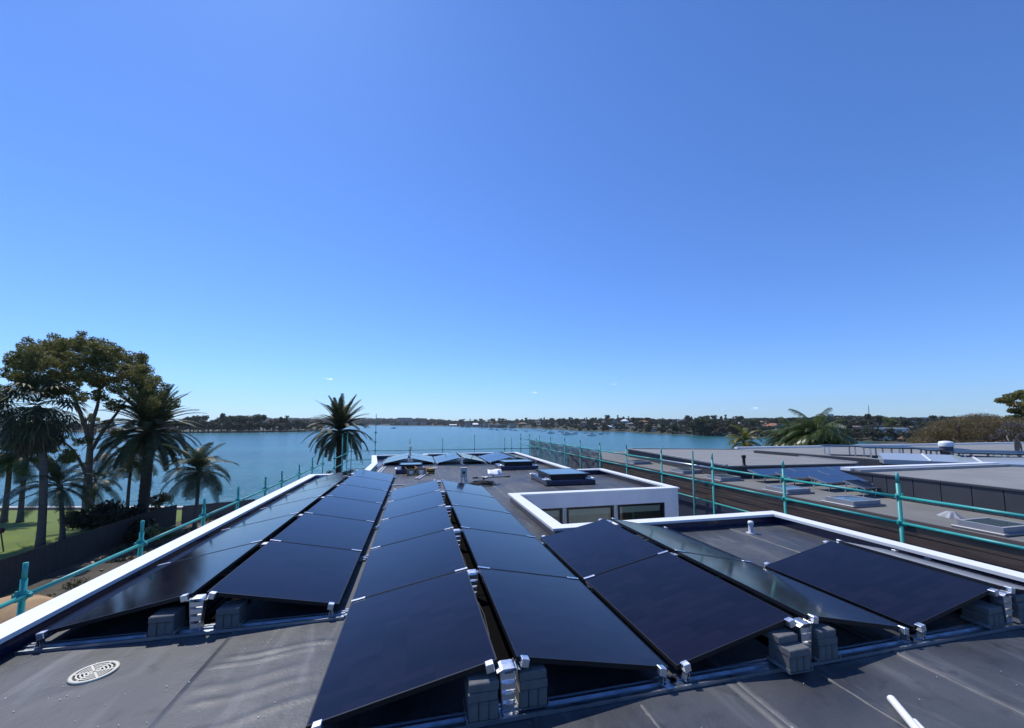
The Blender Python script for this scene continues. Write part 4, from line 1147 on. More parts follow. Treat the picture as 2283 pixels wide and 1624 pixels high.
# fronds
DATE = fr_set('date', 4.1, [(82,24),(66,38),(50,54),(34,68),(18,80),(0,80),(-22,58)], 40, .55, .085, M['date'], .3, .2, .04)
KENT = fr_set('kentia', 2.9, [(75,55),(50,85),(25,95),(0,80),(-25,50)], 30, .72, .072, M['kentia'], .65, .12, .03)
QUEEN = fr_set('queen', 3.3, [(78,70),(55,95),(30,105),(5,95),(-20,60)], 40, .74, .056, M['queen'], 1.5, .1, .03)
QUEENY = fr_set('queen_yellow', 2.9, [(75,80),(50,110),(25,115),(0,90)], 34, .65, .06, M['queen_y'], 1.1, .05, .03)
DEAD = [[frond_mesh('dead_frond', 2.4, R(-60), R(25), 18, .4, .05, M['deadfrond'], 90+i, .0, .8) for i in range(2)]]
def date_palm(label, base, crown_z, seed, scale=1.0, lean=(0,0)):
    h = crown_z-base.z
    return palm('date_palm', label, base, h, .38, .34, [(DATE[0],10,.3),(DATE[1],14,.25),(DATE[2],16,.15),(DATE[3],18,.05),(DATE[4],18,-.1),(DATE[5],17,-.25),(DATE[6],13,-.4)], 40, lean, 'bark_palm', 'Canary date palms in the garden', .06, .45, seed, 1.25, scale)
# palm in front of the water, centre left of the house
pb = atd(757, 1000, 47.0)
date_palm('tall date palm with a full round crown standing against the water', Vector((pb.x, pb.y, gz(pb.x, pb.y))), atd(757, 962, 47.0).z, 11, .93)
pb = atd(318, 1160, 46.0)
date_palm('dark broad date palm with thick trunk above the garden bushes', Vector((pb.x, pb.y, gz(pb.x, pb.y))), atd(330, 962, 46.0).z, 23, 1.02, (0,0))
def feather(label, px, py_base, py_crown, dist, sets, seed, scale=1.0, r=.11, counts=(3,4,5,5,3), lean=(0,0), group=None, wind=0.0, name='feather_palm', zoff=.0):
    b = atd(px, py_base, dist); base = Vector((b.x, b.y, gz(b.x, b.y))); cz = atd(px, py_crown, dist).z
    return palm(name, label, base, cz-base.z, r*1.1, r*.8, [(s, c, -.06*i) for i, (s, c) in enumerate(zip(sets, counts))], 30, lean, 'bark_smooth', group, .02, .35, seed, 1.4, scale, wind, .2)
feather('young feather palm with drooping glossy fronds just beyond the teal rail', 434, 1183, 1048, 41, KENT, 5, 1.02, .13, (6,8,9,8,5))
feather('slender windblown palm with pale fronds over the lawn', 137, 1210, 1080, 43.4, KENT, 8, 1.02, .14, (4,5,5,5,5), (-.45,0), None, .25)
feather('thin palm trunk with drooping fronds behind the broad date palm', 285, 1125, 1020, 52, KENT, 15, 1.2, .13, (3,4,5,6,4))
feather('left of two dark palms at the left edge before the water', 12, 1130, 1012, 58, QUEEN, 31, .95, .19, (5,7,8,7,5), group='dark palms at the left edge')
feather('right of two dark palms at the left edge before the water', 47, 1130, 1022, 57, QUEEN, 33, .85, .18, (5,6,7,7,5), group='dark palms at the left edge')
feather('small palm crown low over the dark bush beside the gum trunk', 205, 1150, 1070, 49, KENT, 41, .9, .1, (3,4,4,3,2))
# tall fan palm with a skirt of dead leaves
FAN = [[fan_leaf_mesh('fan_leaf', 1.25, R(e), M['date'], 50+i*3+j, 17, 1.05, .10, .25) for j in range(3)] for i, e in enumerate((75,45,15,-15,-45))]
FDEAD = [[fan_leaf_mesh('dead_fan_leaf', 1.0, R(-68), M['deadfrond'], 70+j, 13, .9, .09, .1) for j in range(3)]]
b = atd(90, 1222, 42.5); base = Vector((b.x, b.y, gz(b.x,b.y))); cz = atd(100, 905, 42.5).z
palm('fan_palm', 'tall fan palm with dark dense head and brown skirt in front of the gum tree', base, cz-base.z, .21, .19,
     [(FAN[0],9,.3),(FAN[1],13,.25),(FAN[2],15,.1),(FAN[3],16,-.1),(FAN[4],14,-.3),(FDEAD[0],14,-.55),(FDEAD[0],12,-1.1)], 30, (-1.0,0), 'bark_smooth', None, .02, .0, 61, 1.3, 1.25, 0.0, .32)

# ---- trees built from foliage masses placed by eye: pixel masses at a depth
def px_blobs(lst, dist, rg, depth=3.0, copies=2, flat=.75, sub=0):
    """lst: (px, py, half width px, half height px); returns ellipsoids spread in depth round the trunk"""
    out = []
    for (px, py, hw, hh) in lst:
        for c in range(copies):
            dd = dist + rg.uniform(-depth, depth)
            p = atd(px+rg.uniform(-.25,.25)*hw, py+rg.uniform(-.2,.2)*hh, dd)
            k = dd*math.hypot(1, (px-CX)/F_PX*.0)/F_PX / (ray(px,py).length/ (ray(px,py).length)) 
            dep = (p-CAMP).dot(_f); sx, sz = hw*dep/F_PX, hh*dep/F_PX
            out.append((p.x, p.y, p.z, sx*.8, sx*.8, sz))
            for q in range(sub):                         # smaller clumps that roughen the outline
                a = rg.random()*6.28; e = rg.uniform(-.6,1.1)
                out.append((p.x+sx*.85*math.cos(a), p.y+sx*.85*math.sin(a), p.z+sz*e, sx*.36, sx*.36, sz*.5))
    return out
def limbs(mb, start, ends, r, rg, jit=.6, seg=6):
    """smooth tapering limbs from one point to several ends"""
    start = Vector(start)
    for e in ends:
        e = Vector(e); d = e-start; n_ = 7; pts = []; rr = r*rg.uniform(.75,1.0)
        up = Vector((0,0,1)); off = Vector((rg.uniform(-1,1), rg.uniform(-1,1), 0))*jit
        for i in range(n_+1):
            t = i/n_
            p = start + d*t + up*(.12*d.length*math.sin(math.pi*t)*-.6) + off*math.sin(math.pi*t)*.6 + Vector((rg.uniform(-.1,.1),)*3)*(0 if i in (0,n_) else 1)
            pts.append(p)
        mb.tube(pts, [rr*(1-.8*i/n_) for i in range(n_+1)], seg)
        # twigs
        for k in range(3):
            i = rg.randint(3, n_-1); q = pts[i]; f = pts[-1] + Vector((rg.uniform(-1,1),rg.uniform(-1,1),rg.uniform(-.3,.8)))*d.length*.16
            mb.tube([q, q.lerp(f,.5)+Vector((0,0,.1)), f], [rr*.32, rr*.2, rr*.06], 5)
def blob_tree(name, label, base_px, dist, masses, m, per, leaf, forks, trunk_r, seed, depth=3.0, copies=2, group=None, tip=None, aspect=.4, down=.2, bark='bark', shell=.45, sub=0):
    rg = random.Random(seed)
    b = atd(base_px[0], base_px[1], dist); bz = ground_z(b.x, b.y) if dist < 150 else b.z
    base = Vector((b.x, b.y, bz))
    t = thing(name, label, 'tree', base, 0, group)
    mb = MB()
    ends = []
    for (path, targets, r) in forks:                     # path: pixels of a main stem; targets: pixels its limbs reach
        pts = [atd(px, py, dist+dz) - base for px, py, dz in path]
        if path is forks[0][0]: pts[0] = Vector((pts[0].x, pts[0].y, -.1))
        sm_ = []
        for i in range(len(pts)-1):
            for k in range(4): sm_.append(pts[i].lerp(pts[i+1], k/4))
        sm_.append(pts[-1])
        for _ in range(2): sm_ = [sm_[0]]+[(sm_[i-1]+sm_[i]*2+sm_[i+1])/4 for i in range(1,len(sm_)-1)]+[sm_[-1]]
        mb.tube(sm_, [r*(1-.5*i/(len(sm_)-1)) for i in range(len(sm_))], 8)
        limbs(mb, sm_[-1], [atd(px, py, dist+rg.uniform(-depth,depth)*.8)-base for px, py in targets], r*.48, rg, .4)
    mb.build('trunk', M[bark], t, True)
    bl = px_blobs(masses, dist, rg, depth, copies, sub=sub)
    bl = [(x-base.x, y-base.y, z-base.z, a, b2, c) for (x,y,z,a,b2,c) in bl]
    link('crown', leaf_mesh(name+'_crown', bl, per, leaf, M[m], seed, shell, aspect, down), t)
    if tip:
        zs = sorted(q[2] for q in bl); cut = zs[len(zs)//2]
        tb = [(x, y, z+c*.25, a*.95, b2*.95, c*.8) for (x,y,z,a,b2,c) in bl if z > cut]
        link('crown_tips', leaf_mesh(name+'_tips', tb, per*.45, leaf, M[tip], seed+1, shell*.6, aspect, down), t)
    return t
# the big gum
gm = [(40,800,26,16),(32,838,20,11),(70,785,28,15),(105,780,30,16),(150,772,30,15),(178,768,26,14),(215,778,30,15),(250,790,28,15),(285,805,26,15),(315,830,26,15),(338,852,24,14),(355,880,20,13),(372,905,16,12),(388,900,12,10),
      (60,815,30,15),(105,812,32,15),(150,800,32,15),(200,808,34,16),(245,822,30,15),(285,840,30,15),(318,865,24,13),(330,895,24,12),(300,880,20,11),(265,868,24,12),(225,850,28,13),(180,838,28,13),(135,842,26,12),(95,846,26,13),(60,850,20,12),
      (340,918,18,9),(365,925,14,8),(220,885,22,10),(255,905,20,9),(180,890,16,8),(150,870,20,10),(120,880,18,9),(10,880,12,16),(0,900,10,12),
      (95,1000,22,10),(150,1020,22,11),(125,985,16,8),(185,985,14,7),(260,970,14,7),(205,935,12,7)]
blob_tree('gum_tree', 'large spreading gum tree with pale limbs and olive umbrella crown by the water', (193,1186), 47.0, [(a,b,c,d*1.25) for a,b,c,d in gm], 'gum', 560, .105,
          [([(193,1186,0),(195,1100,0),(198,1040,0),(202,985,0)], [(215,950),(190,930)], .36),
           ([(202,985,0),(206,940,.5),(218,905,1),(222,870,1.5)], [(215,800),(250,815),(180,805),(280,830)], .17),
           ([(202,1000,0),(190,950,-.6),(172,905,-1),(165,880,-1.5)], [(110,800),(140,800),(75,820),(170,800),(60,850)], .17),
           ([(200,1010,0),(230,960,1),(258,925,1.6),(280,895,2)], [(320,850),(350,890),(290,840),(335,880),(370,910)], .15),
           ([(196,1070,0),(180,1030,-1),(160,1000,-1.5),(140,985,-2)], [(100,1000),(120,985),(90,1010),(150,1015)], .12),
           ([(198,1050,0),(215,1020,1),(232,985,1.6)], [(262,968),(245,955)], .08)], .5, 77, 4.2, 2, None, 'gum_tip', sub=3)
# bushes
def bush(name, label, px, py, dist, hw, hh, m, seed, per=420, leaf=.14, copies=5, flat=1.0):
    rg = random.Random(seed); b = atd(px, py+hh, dist); base = Vector((b.x, b.y, gz(b.x,b.y)))
    t = thing(name, label, 'bush', base); dep = (b-CAMP).dot(_f); w, h = hw*dep/F_PX, 0
    top = atd(px, py-hh, dist).z-base.z
    bl = []
    for k in range(copies*3):
        a = rg.random()*6.28; r_ = rg.random()**.6*w*.75; s = w*rg.uniform(.22,.42)
        zz = rg.uniform(.25,.82)*top*(1-.35*(r_/w)); bl.append((r_*math.cos(a), r_*math.sin(a), zz, s, s, min(s*.8, top*.28)))
    link('foliage', leaf_mesh(name+'_leaves', bl, per, leaf, M[m], seed, .5, .5, 0), t)
    mb = MB()
    limbs(mb, (0,0,-.05), [(q[0]*.8,q[1]*.8,q[2]*.9) for q in bl[:6]], .06, rg, .1, 5); mb.build('stem', M['bark'], t)
    return t
bush('shrub', 'large dark dense shrub on the lawn side of the fence', 232, 1168, 45.0, 68, 48, 'bush_dark', 3, 520, .16, 8)
bush('shrub', 'dark shrub under the broad date palm beside the fence', 300, 1195, 40.0, 40, 45, 'bush_dark', 4, 520, .16, 6)
bush('shrub', 'olive shrub by the sea wall between the two palms', 352, 1110, 50.0, 28, 26, 'bush_olive', 5, 520, .13, 5)
bush('shrub', 'pale grey-green low shrub right of the broad date palm', 352, 1182, 38.0, 32, 22, 'bush_grey', 6, 560, .14, 5)
bush('shrub', 'small dark shrub on the near edge of the lawn at the left', 22, 1240, 34.5, 22, 12, 'bush_dark', 7, 480, .12, 4)
bush('shrub', 'sparse feathery shrub beyond the scaffold left of the tall date palm', 737, 1040, 40.0, 24, 22, 'bush_olive', 8, 260, .12, 5)
# garden lamp ball on a pole at the left edge and a letter-box-like post
p = gpos(8, 1232); t = thing('garden_post', 'leaning dark post with a round red-brown head at the left edge of the lawn', 'post', p)
mb = MB(); mb.tube([(0,0,0),(-.25,0,1.25)], .035, 8); mb.build('pole', M['fence'], t)
MB().lathe([(.001,-.2),(.14,-.15),(.2,0),(.14,.15),(.001,.2)], 14, (-.27,0,1.4)).build('head', mat('red_brown', (.10,.03,.022), .6), t, True)

# ------------------------------------------------------------------ trees on the right, behind the neighbour
def grounded(px, dist): p = atd(px, 1000, dist); return p
def right_palm(label, px, py_crown, dist, sets, counts, seed, scale, r):
    b = atd(px, 1010, dist); base = Vector((b.x, b.y, gz(b.x,b.y))); cz = atd(px, py_crown, dist).z
    return palm('queen_palm', label, base, cz-base.z, r*1.2, r*.9, [(s, c, -.08*i) for i, (s, c) in enumerate(zip(sets, counts))], 30, (0,0), 'bark_smooth', None, .02, .3, seed, 1.3, scale, .15, .3)
right_palm('yellowish drooping palm rising behind the grey neighbour roof', 1660, 983, 42, QUEENY, (5,8,9,8), 71, .66, .16)
right_palm('big bushy bright green palm rising behind the neighbour roof', 1822, 974, 40, QUEEN, (6,18,26,26,18), 75, .86, .26)
right_palm('second green palm crown crowding the left of the big bushy palm', 1768, 982, 41.5, QUEEN, (4,12,18,18,12), 77, .78, .2)
bt = [(2080,965,40,14),(2060,985,34,13),(2110,950,40,14),(2150,940,44,14),(2190,935,40,14),(2230,945,40,16),(2265,955,36,18),(2100,975,40,14),(2150,965,44,15),(2200,965,44,16),(2240,975,38,18),(2130,990,36,12),(2180,992,36,13),(2230,1000,36,14),(2270,1000,30,18),(2050,1000,20,8),(2290,975,40,22),(2310,950,40,24)]
blob_tree('casuarina_tree', 'wide feathery brown-olive tree behind the white roof at the right', (2170,1040), 62.0, bt, 'casu', 700, .13,
          [([(2170,1040,0),(2165,1015,0),(2155,1000,0)], [(2090,975),(2060,985),(2110,955),(2140,945)], .45),([(2165,1018,0),(2190,1000,1),(2205,985,1.5)], [(2190,940),(2230,950),(2260,965),(2240,985)], .35)], .5, 91, 5.0, 3, None, None, .16, .0)
gt2 = [(2240,893,18,7),(2260,885,18,8),(2283,878,20,10),(2300,890,24,12),(2262,902,14,6),(2285,905,20,9),(2260,916,12,6),(2290,920,24,10),(2320,905,30,18),(2270,935,26,9),(2295,940,30,10),(2330,930,30,16)]
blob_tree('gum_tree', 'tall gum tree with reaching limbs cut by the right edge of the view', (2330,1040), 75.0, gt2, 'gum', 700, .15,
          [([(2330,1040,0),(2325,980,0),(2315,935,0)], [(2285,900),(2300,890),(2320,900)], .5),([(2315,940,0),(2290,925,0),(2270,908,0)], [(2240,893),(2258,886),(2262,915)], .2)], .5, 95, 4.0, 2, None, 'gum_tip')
gt3 = [(2235,962,18,8),(2255,948,18,8),(2270,970,20,10),(2250,985,18,8),(2215,975,16,7),(2280,950,18,8)]
blob_tree('bare_tree', 'greyish thin-leaved tree between the brown tree and the satellite dish', (2260,1045), 56.0, gt3, 'casu_grey', 420, .09,
          [([(2260,1045,0),(2258,1015,0),(2252,990,0)], [(2230,962),(2255,948),(2272,968),(2240,985)], .2)], .3, 97, 2.5, 2, None, None, .2, .0)

# ------------------------------------------------------------------ far shores
def shore_d(px, py):
    p = onz(px, py, WATER_Z); return math.hypot(p.x, p.y)
RS = [(1000,951.0),(1027,952.2),(1090,953.6),(1152,955),(1195,955.8),(1295,961.4),(1395,963.3),(1480,968.6),(1587,972.6),(1712,976.2),(1800,980),(1892,984.5),(1980,986.8),(2027,989.6),(2150,994),(2300,1000),(2700,1016)]
LS = [(-500,952),(-200,957),(0,961),(60,962.5),(200,965),(431,965.8),(560,965),(660,963.7),(700,961.5),(725,958)]
BS = [(500,948.2),(700,948.6),(850,949.0),(960,950.2),(1010,951.0),(1100,951.6)]
def interp(tab, px):
    if px <= tab[0][0]: return tab[0][1]
    for (a, u), (b, v) in zip(tab, tab[1:]):
        if px <= b: return u+(v-u)*(px-a)/(b-a)
    return tab[-1][1]
def d0(tab, px): return shore_d(px, interp(tab, px))
HILL = {'R': (RS, 15.0, 240.0), 'L': (LS, 3.0, 160.0), 'B': (BS, 20.0, 900.0)}
def hill_z(key, px, d):
    tab, H, L = HILL[key]; s = d - d0(tab, px)
    h = H
    if key == 'R': h = H*(1+.12*math.sin(px*.011)+.08*math.sin(px*.027+1)) * (.75+.25*min(1, max(0,(px-1000)/400)))
    z = WATER_Z + min(1.2, max(-.6, s*.10)) + max(0, h*(1-math.exp(-max(0,s-6)/L)))
    return z
def hill_mesh(name, key, px0, px1, step, dists, m):
    mb = MB(); cols = list(range(px0, px1+1, step)); nd = len(dists)
    for px in cols:
        base = d0(HILL[key][0], px)
        for s in dists:
            d = base+s; q = ray(px, 940); f_ = d/math.hypot(q.x, q.y)
            mb.v.append((q.x*f_, q.y*f_, hill_z(key, px, d)))
    for i in range(len(cols)-1):
        for k in range(nd-1):
            a = i*nd+k; mb.f.append((a, a+nd, a+nd+1, a+1))
    return tag(mb.build(name, m, None, True), kind='structure')
M['hillgrass'] = mat('hill_ground', (.052,.052,.026), .95, col2=(.030,.034,.016), nscale=.03, lo=.35, hi=.65)
M['headgrass'] = mat('headland_ground', (.11,.10,.055), .95, col2=(.06,.065,.03), nscale=.05)
DS = [-8,0,6,14,30,60,100,150,220,320,450,620,850]
hill_mesh('hillside', 'R', 1000, 2700, 20, DS, M['hillgrass'])
hill_mesh('headland', 'L', -500, 725, 25, [-8,0,8,20,50,100,200,320], M['headgrass'])
hill_mesh('far_shore', 'B', 500, 1100, 25, [-20,0,40,150,400,900,1500,2200], M['hillgrass'])
def on_hill(key, px, py):                                # ground point of the hill under a pixel
    base = d0(HILL[key][0], px); d = base+2
    for k in range(700):
        q = ray(px, 940); f_ = d/math.hypot(q.x, q.y); p = Vector((q.x*f_, q.y*f_, hill_z(key, px, d)))
        if proj(p)[1] <= py: return p, d
        d *= 1.006
        if d > base+800: break
    return p, d
# tree meshes shared by the far trees
def far_tree_parts(kind, m, seed):
    rg = random.Random(seed); bl = []; h = 1.0
    if kind == 'round':
        for k in range(12):
            a = rg.random()*6.28; r_ = .32*rg.random()**.5; bl.append((r_*math.cos(a), r_*math.sin(a), rg.uniform(.20,.86), *(rg.uniform(.16,.26),)*2, rg.uniform(.12,.19)))
    elif kind == 'broad':
        for k in range(12):
            a = rg.random()*6.28; r_ = .50*rg.random()**.5; bl.append((r_*math.cos(a), r_*math.sin(a), .36+.50*rg.random()*(1-r_), *(rg.uniform(.16,.26),)*2, rg.uniform(.10,.16)))
    elif kind == 'tall':
        for k in range(9):
            a = rg.random()*6.28; z = rg.uniform(.25,.92); r_ = .16*rg.random()*(1.2-z); bl.append((r_*math.cos(a), r_*math.sin(a), z, *(rg.uniform(.09,.16),)*2, rg.uniform(.09,.15)))
    elif kind == 'low':
        for k in range(9):
            a = rg.random()*6.28; r_ = .55*rg.random()**.5; bl.append((r_*math.cos(a), r_*math.sin(a), rg.uniform(.25,.75), *(rg.uniform(.2,.3),)*2, rg.uniform(.15,.24)))
    else:                                                # cypress
        for k in range(8): bl.append((0,0,.1+.11*k, *(.085*(1-.09*k),)*2, .1))
    crown = leaf_mesh('far_crown', bl, 2600, .042, M[m], seed, .45, .6, 0)
    mb = MB(); mb.tube([(0,0,-.12),(.01,0,.3),(0,.01,.6)], [.032,.026,.012], 6)
    for k in range(3):
        q = bl[k]; mb.tube([(0,0,.35),(q[0]*.6,q[1]*.6,q[2]*.85),(q[0],q[1],q[2])], [.016,.011,.005], 5)
    return [('trunk', mb.mesh('far_trunk', M['bark'])), ('crown', crown)]
FT = {}
for kind in ('round','broad','tall','low'):
    for m in ('far_a','far_b','far_c','far_e'): FT[kind, m] = [far_tree_parts(kind, m, 100+len(FT)*7+j) for j in range(1)]
FT['cypress','far_a'] = [far_tree_parts('cypress','far_a',300)]
FT['round','far_d'] = [far_tree_parts('round','far_d',310)]
tr = random.Random(31)
COLN = {'far_a':'dark green','far_b':'mid green','far_c':'brownish','far_e':'olive','far_d':'bright lime green'}
SEG_R = [(1160,'above the distant waterfront row'),(1285,'left of the white-roofed houses'),(1420,'around the white-roofed houses'),(1540,'left of the big fresh green tree'),(1650,'around the broad grey roof'),(1765,'around the orange-roofed house'),(1900,'behind the big green palm'),(2005,'around the lime green tree'),(9999,'near the dark modern house')]
SEG_L = [(150,'left of the gum tree'),(400,'behind the gum tree'),(470,'just right of the gum tree'),(560,'in the middle of the headland'),(640,'on the right part of the headland'),(9999,'at the headland tip by the tall palm')]
SHAPE = {'broad':'spreading','round':'rounded','tall':'upright','low':'bushy','cypress':'slim'}
def far_tree(key, px, py, hpx, kind, m, where, label=None, name='shore_tree', grp=None):
    p, d = on_hill(key, px, py); dep = (p-CAMP).dot(_f); h = min(hpx*dep/F_PX, 26)
    seg = next(t_ for a_, t_ in (SEG_R if key == 'R' else SEG_L) if px < a_)
    lab = label or f'{COLN[m]} {SHAPE[kind]} {where} {seg}'
    w = tr.uniform(.9,1.25)
    copy_thing(FT[kind, m][0], name, lab, 'tree', p, (0,0,tr.random()*6.28), (h*w, h*w, h), grp or 'trees of the far shores')
mats4 = ['far_a','far_a','far_a','far_e','far_b','far_c']
# left headland, a dense belt of trees
px = -60.0
HT = [(-60,34),(60,30),(200,28),(330,30),(415,32),(432,40),(470,38),(500,47),(530,42),(560,38),(590,37),(620,34),(660,31),(690,28),(712,22)]
while px < 715:
    top = interp(HT, px); wy = interp(LS, px)
    for row, (dy, hh) in enumerate(((-4.5,.84),(-2.6,.66),(-1.2,.46))):
        if row == 2 and tr.random() < .5: continue
        pxx = px+tr.uniform(-9,9); kind = tr.choice(['round','broad','low'] if row else ['broad','round','tall','broad'])
        far_tree('L', pxx, wy+dy*.75, (top*hh+3)*tr.uniform(.82,1.12), kind, tr.choice(mats4), ('back-row tree','middle tree','waterside tree')[row])
    px += tr.uniform(11,16) if px > 400 else tr.uniform(34,46)
# the right hillside: shoreline belt, then trees between houses up to the skyline
SKY = [(1000,938),(1040,936),(1100,934),(1150,935),(1200,932),(1260,933),(1300,935),(1340,928),(1400,928),(1450,930),(1480,934),(1530,929),(1560,926),(1600,928),(1650,929),(1680,931),(1720,936),(1755,933),(1800,935),(1850,935),(1900,932),(1960,929),(2010,929),(2060,932),(2120,934),(2200,934),(2300,932)]
px = 1030.0
while px < 2240:
    wy = interp(RS, px); ty = interp(SKY, px); span = wy-ty
    near = px > 1400
    rows = [(.08,.30),(.30,.30),(.52,.28),(.74,.24)]
    for row, (f_, hf) in enumerate(rows):
        prob = (.45,.25,.3,.85)[row] if 1280 < px < 1420 else (.66,.24,.30,.85)[row]
        if px < 1160 and row == 0: prob = .25
        if tr.random() > prob: continue
        pxx = px+tr.uniform(-10,10)
        kind = tr.choice(['round','low','broad','tall'] if row < 3 else ['broad','round','round','tall'])
        h = span*hf*tr.uniform(.9,1.7) + 3
        if 1540 < px < 1640 and row == 0: h *= 1.7
        far_tree('R', pxx, wy-1.0-span*f_*.8, h, kind, tr.choice(mats4+['far_b','far_e']), ('waterside tree','lower-slope tree','upper-slope tree','skyline tree')[row])
    px += tr.uniform(9.5,15)
for px, py, h, kind, m, lab in ((1567,972,42,'round','far_b','big fresh green round tree at the water of the far hillside'),(1550,973,30,'round','far_a','dark tree left of the big fresh green tree on the far shore'),(1592,973,30,'low','far_c','brownish tree right of the big fresh green tree on the far shore'),
        (1985,955,26,'round','far_d','bright lime green tree high on the far hillside right of the big palm'),(1768,944,18,'broad','far_a','broad dark skyline tree left of the distant towers'),(1935,958,36,'tall','far_a','tall dark pine standing left of the lime green tree'),(1893,976,32,'tall','far_a','dark conifer on the far shore just right of the big palm'),
        (1945,981,20,'broad','far_a','dark spreading tree on the shore before the white modern house'),(2088,950,26,'round','far_e','rounded tree on the right skyline beside the pale cube house')):
    far_tree('R', px, py, h, kind, m, '', lab)
for px in (1672,1677,1712,1733,1738,1722,1745):
    far_tree('R', px, 971 if px < 1690 else 962, 14, 'cypress', 'far_a', '', None if 0 else f'slim dark cypress beside the orange-roofed house on the far shore', 'cypress_tree', 'cypresses by the orange-roofed house')
# scrub and garden greenery between the houses
g = np.random.default_rng(22); blobs = []
for k in range(2600):
    px = g.uniform(1000,2300); s = g.uniform(4,520); base = d0(RS, px); d = base+s; q = ray(px,940); f_ = d/math.hypot(q.x,q.y)
    z = hill_z('R', px, d); r_ = g.uniform(.7,2.0)*(d/500)**.6 if s < 260 else g.uniform(1.6,3.4)*(d/700)**.6; blobs.append((q.x*f_, q.y*f_, z+r_*.5, r_*1.6, r_*1.6, r_))
for nm_, m_, q0 in (('hillside_scrub','far_e',0),('hillside_scrub','far_a',1)):
    o = link(nm_, leaf_mesh(nm_, blobs[q0::2], 30, .95, M[m_], 6+q0, .5, .7)); tag(o, 'garden greenery and scrub between the houses of the far hillside', None, None, 'stuff')
# far back shore: a wooded mass and blocks of flats
g = np.random.default_rng(12); blobs = []
for k in range(900):
    px = g.uniform(520,1090); s = g.uniform(5,1500*min(1,max(.12,(1090-px)/170))); base = d0(BS, px); d = base+10+s; q = ray(px,940); f_ = d/math.hypot(q.x,q.y)
    z = hill_z('B', px, d); r_ = g.uniform(5,9.5)*(d/1700)*min(1,max(.45,(1100-px)/160)); blobs.append((q.x*f_, q.y*f_, z+r_*.6, r_*1.5, r_*1.5, r_*.9))
o = link('far_wood', leaf_mesh('far_wood', blobs, 5.5, 4.2, M['far_e'], 4, .5, .7)); tag(o, 'distant wooded shore beyond the open water', None, None, 'stuff')
M['wall_tan'] = mat('tan_wall', (.36,.30,.23), .85); M['wall_white'] = mat('white_wall', (.72,.72,.70), .8); M['wall_grey'] = mat('grey_wall', (.30,.30,.31), .85)
M['wall_brick'] = mat('brick_wall', (.24,.135,.095), .9, col2=(.19,.11,.08), nscale=2); M['wall_dark'] = mat('dark_wall', (.07,.075,.085), .8)
M['roof_orange'] = mat('terracotta_roof', (.36,.15,.075), .85, col2=(.28,.12,.065), nscale=.8); M['roof_grey'] = mat('grey_tile_roof', (.20,.20,.205), .8); M['roof_white'] = mat('white_metal_roof', (.74,.75,.76), .5)
M['roof_brown'] = mat('brown_tile_roof', (.17,.12,.095), .9); M['roof_pink'] = mat('pale_terracotta_roof', (.30,.20,.16), .9)
M['win'] = mat('window_dark', (.02,.028,.036), .12, spec=.7)
hr = random.Random(17)
def house_at(key, px, py_base, wpx, hpx, wall, roof, style, label, yawoff=0.0, name='house', floors=None):
    p, d = on_hill(key, px, py_base); dep = (p-CAMP).dot(_f); w = wpx*dep/F_PX; h = hpx*dep/F_PX*(1.2 if key == 'R' else 1)
    az = math.atan2(p.x, p.y)
    t = thing(name, label, 'house', p, -az+yawoff)
    dp = w*.7; x0, x1 = -w/2, w/2
    wall_h = h*(.62 if style in ('hip','gable') else .94)
    MB().box(x0, x1, 0, dp, -3, wall_h).build('wall', M[wall], t)
    e = w*.05
    if style == 'hip':
        MB().add([(x0-e,-e,wall_h),(x1+e,-e,wall_h),(x1+e,dp+e,wall_h),(x0-e,dp+e,wall_h),(x0+dp*.5,dp/2,h),(x1-dp*.5,dp/2,h)],[(0,1,5,4),(1,2,5),(2,3,4,5),(3,0,4),(0,3,2,1)]).build('roof', M[roof], t)
    elif style == 'gable':
        MB().add([(x0-e,-e,wall_h),(x1+e,-e,wall_h),(x1+e,dp+e,wall_h),(x0-e,dp+e,wall_h),(x0-e,dp/2,h),(x1+e,dp/2,h)],[(0,1,5,4),(1,2,5),(2,3,4,5),(3,0,4),(0,3,2,1)]).build('roof', M[roof], t)
    else:
        MB().box(x0-e, x1+e, -e*1.4, dp+e, wall_h, h).build('roof', M[roof], t)
    nf = floors or max(1, int(round(wall_h/3.0))); nw = max(2, int(w/3.4))
    for f_ in range(nf):
        fz = wall_h*(f_+.28)/nf; fh = wall_h*.46/nf
        for k in range(nw):
            cxw = x0 + w*(k+.5)/nw; ww = w/nw*hr.uniform(.25,.36)
            wo = MB().box(cxw-ww, cxw+ww, -.10, -.02, fz, fz+fh).build('window', M['wall_white'] if wall != 'wall_white' else M['wall_grey'], t)
            MB().box(cxw-ww*.88, cxw+ww*.88, -.13, -.101, fz+fh*.07, fz+fh*.93).build('pane', M['win'], wo)
        if nf > 1 and f_ > 0 and hr.random() < .6:
            MB().box(x0+w*.08, x1-w*.08, -w*.09, -.14, fz-fh*.42, fz-fh*.05).build('balcony', M['wall_white'], t)
    return t
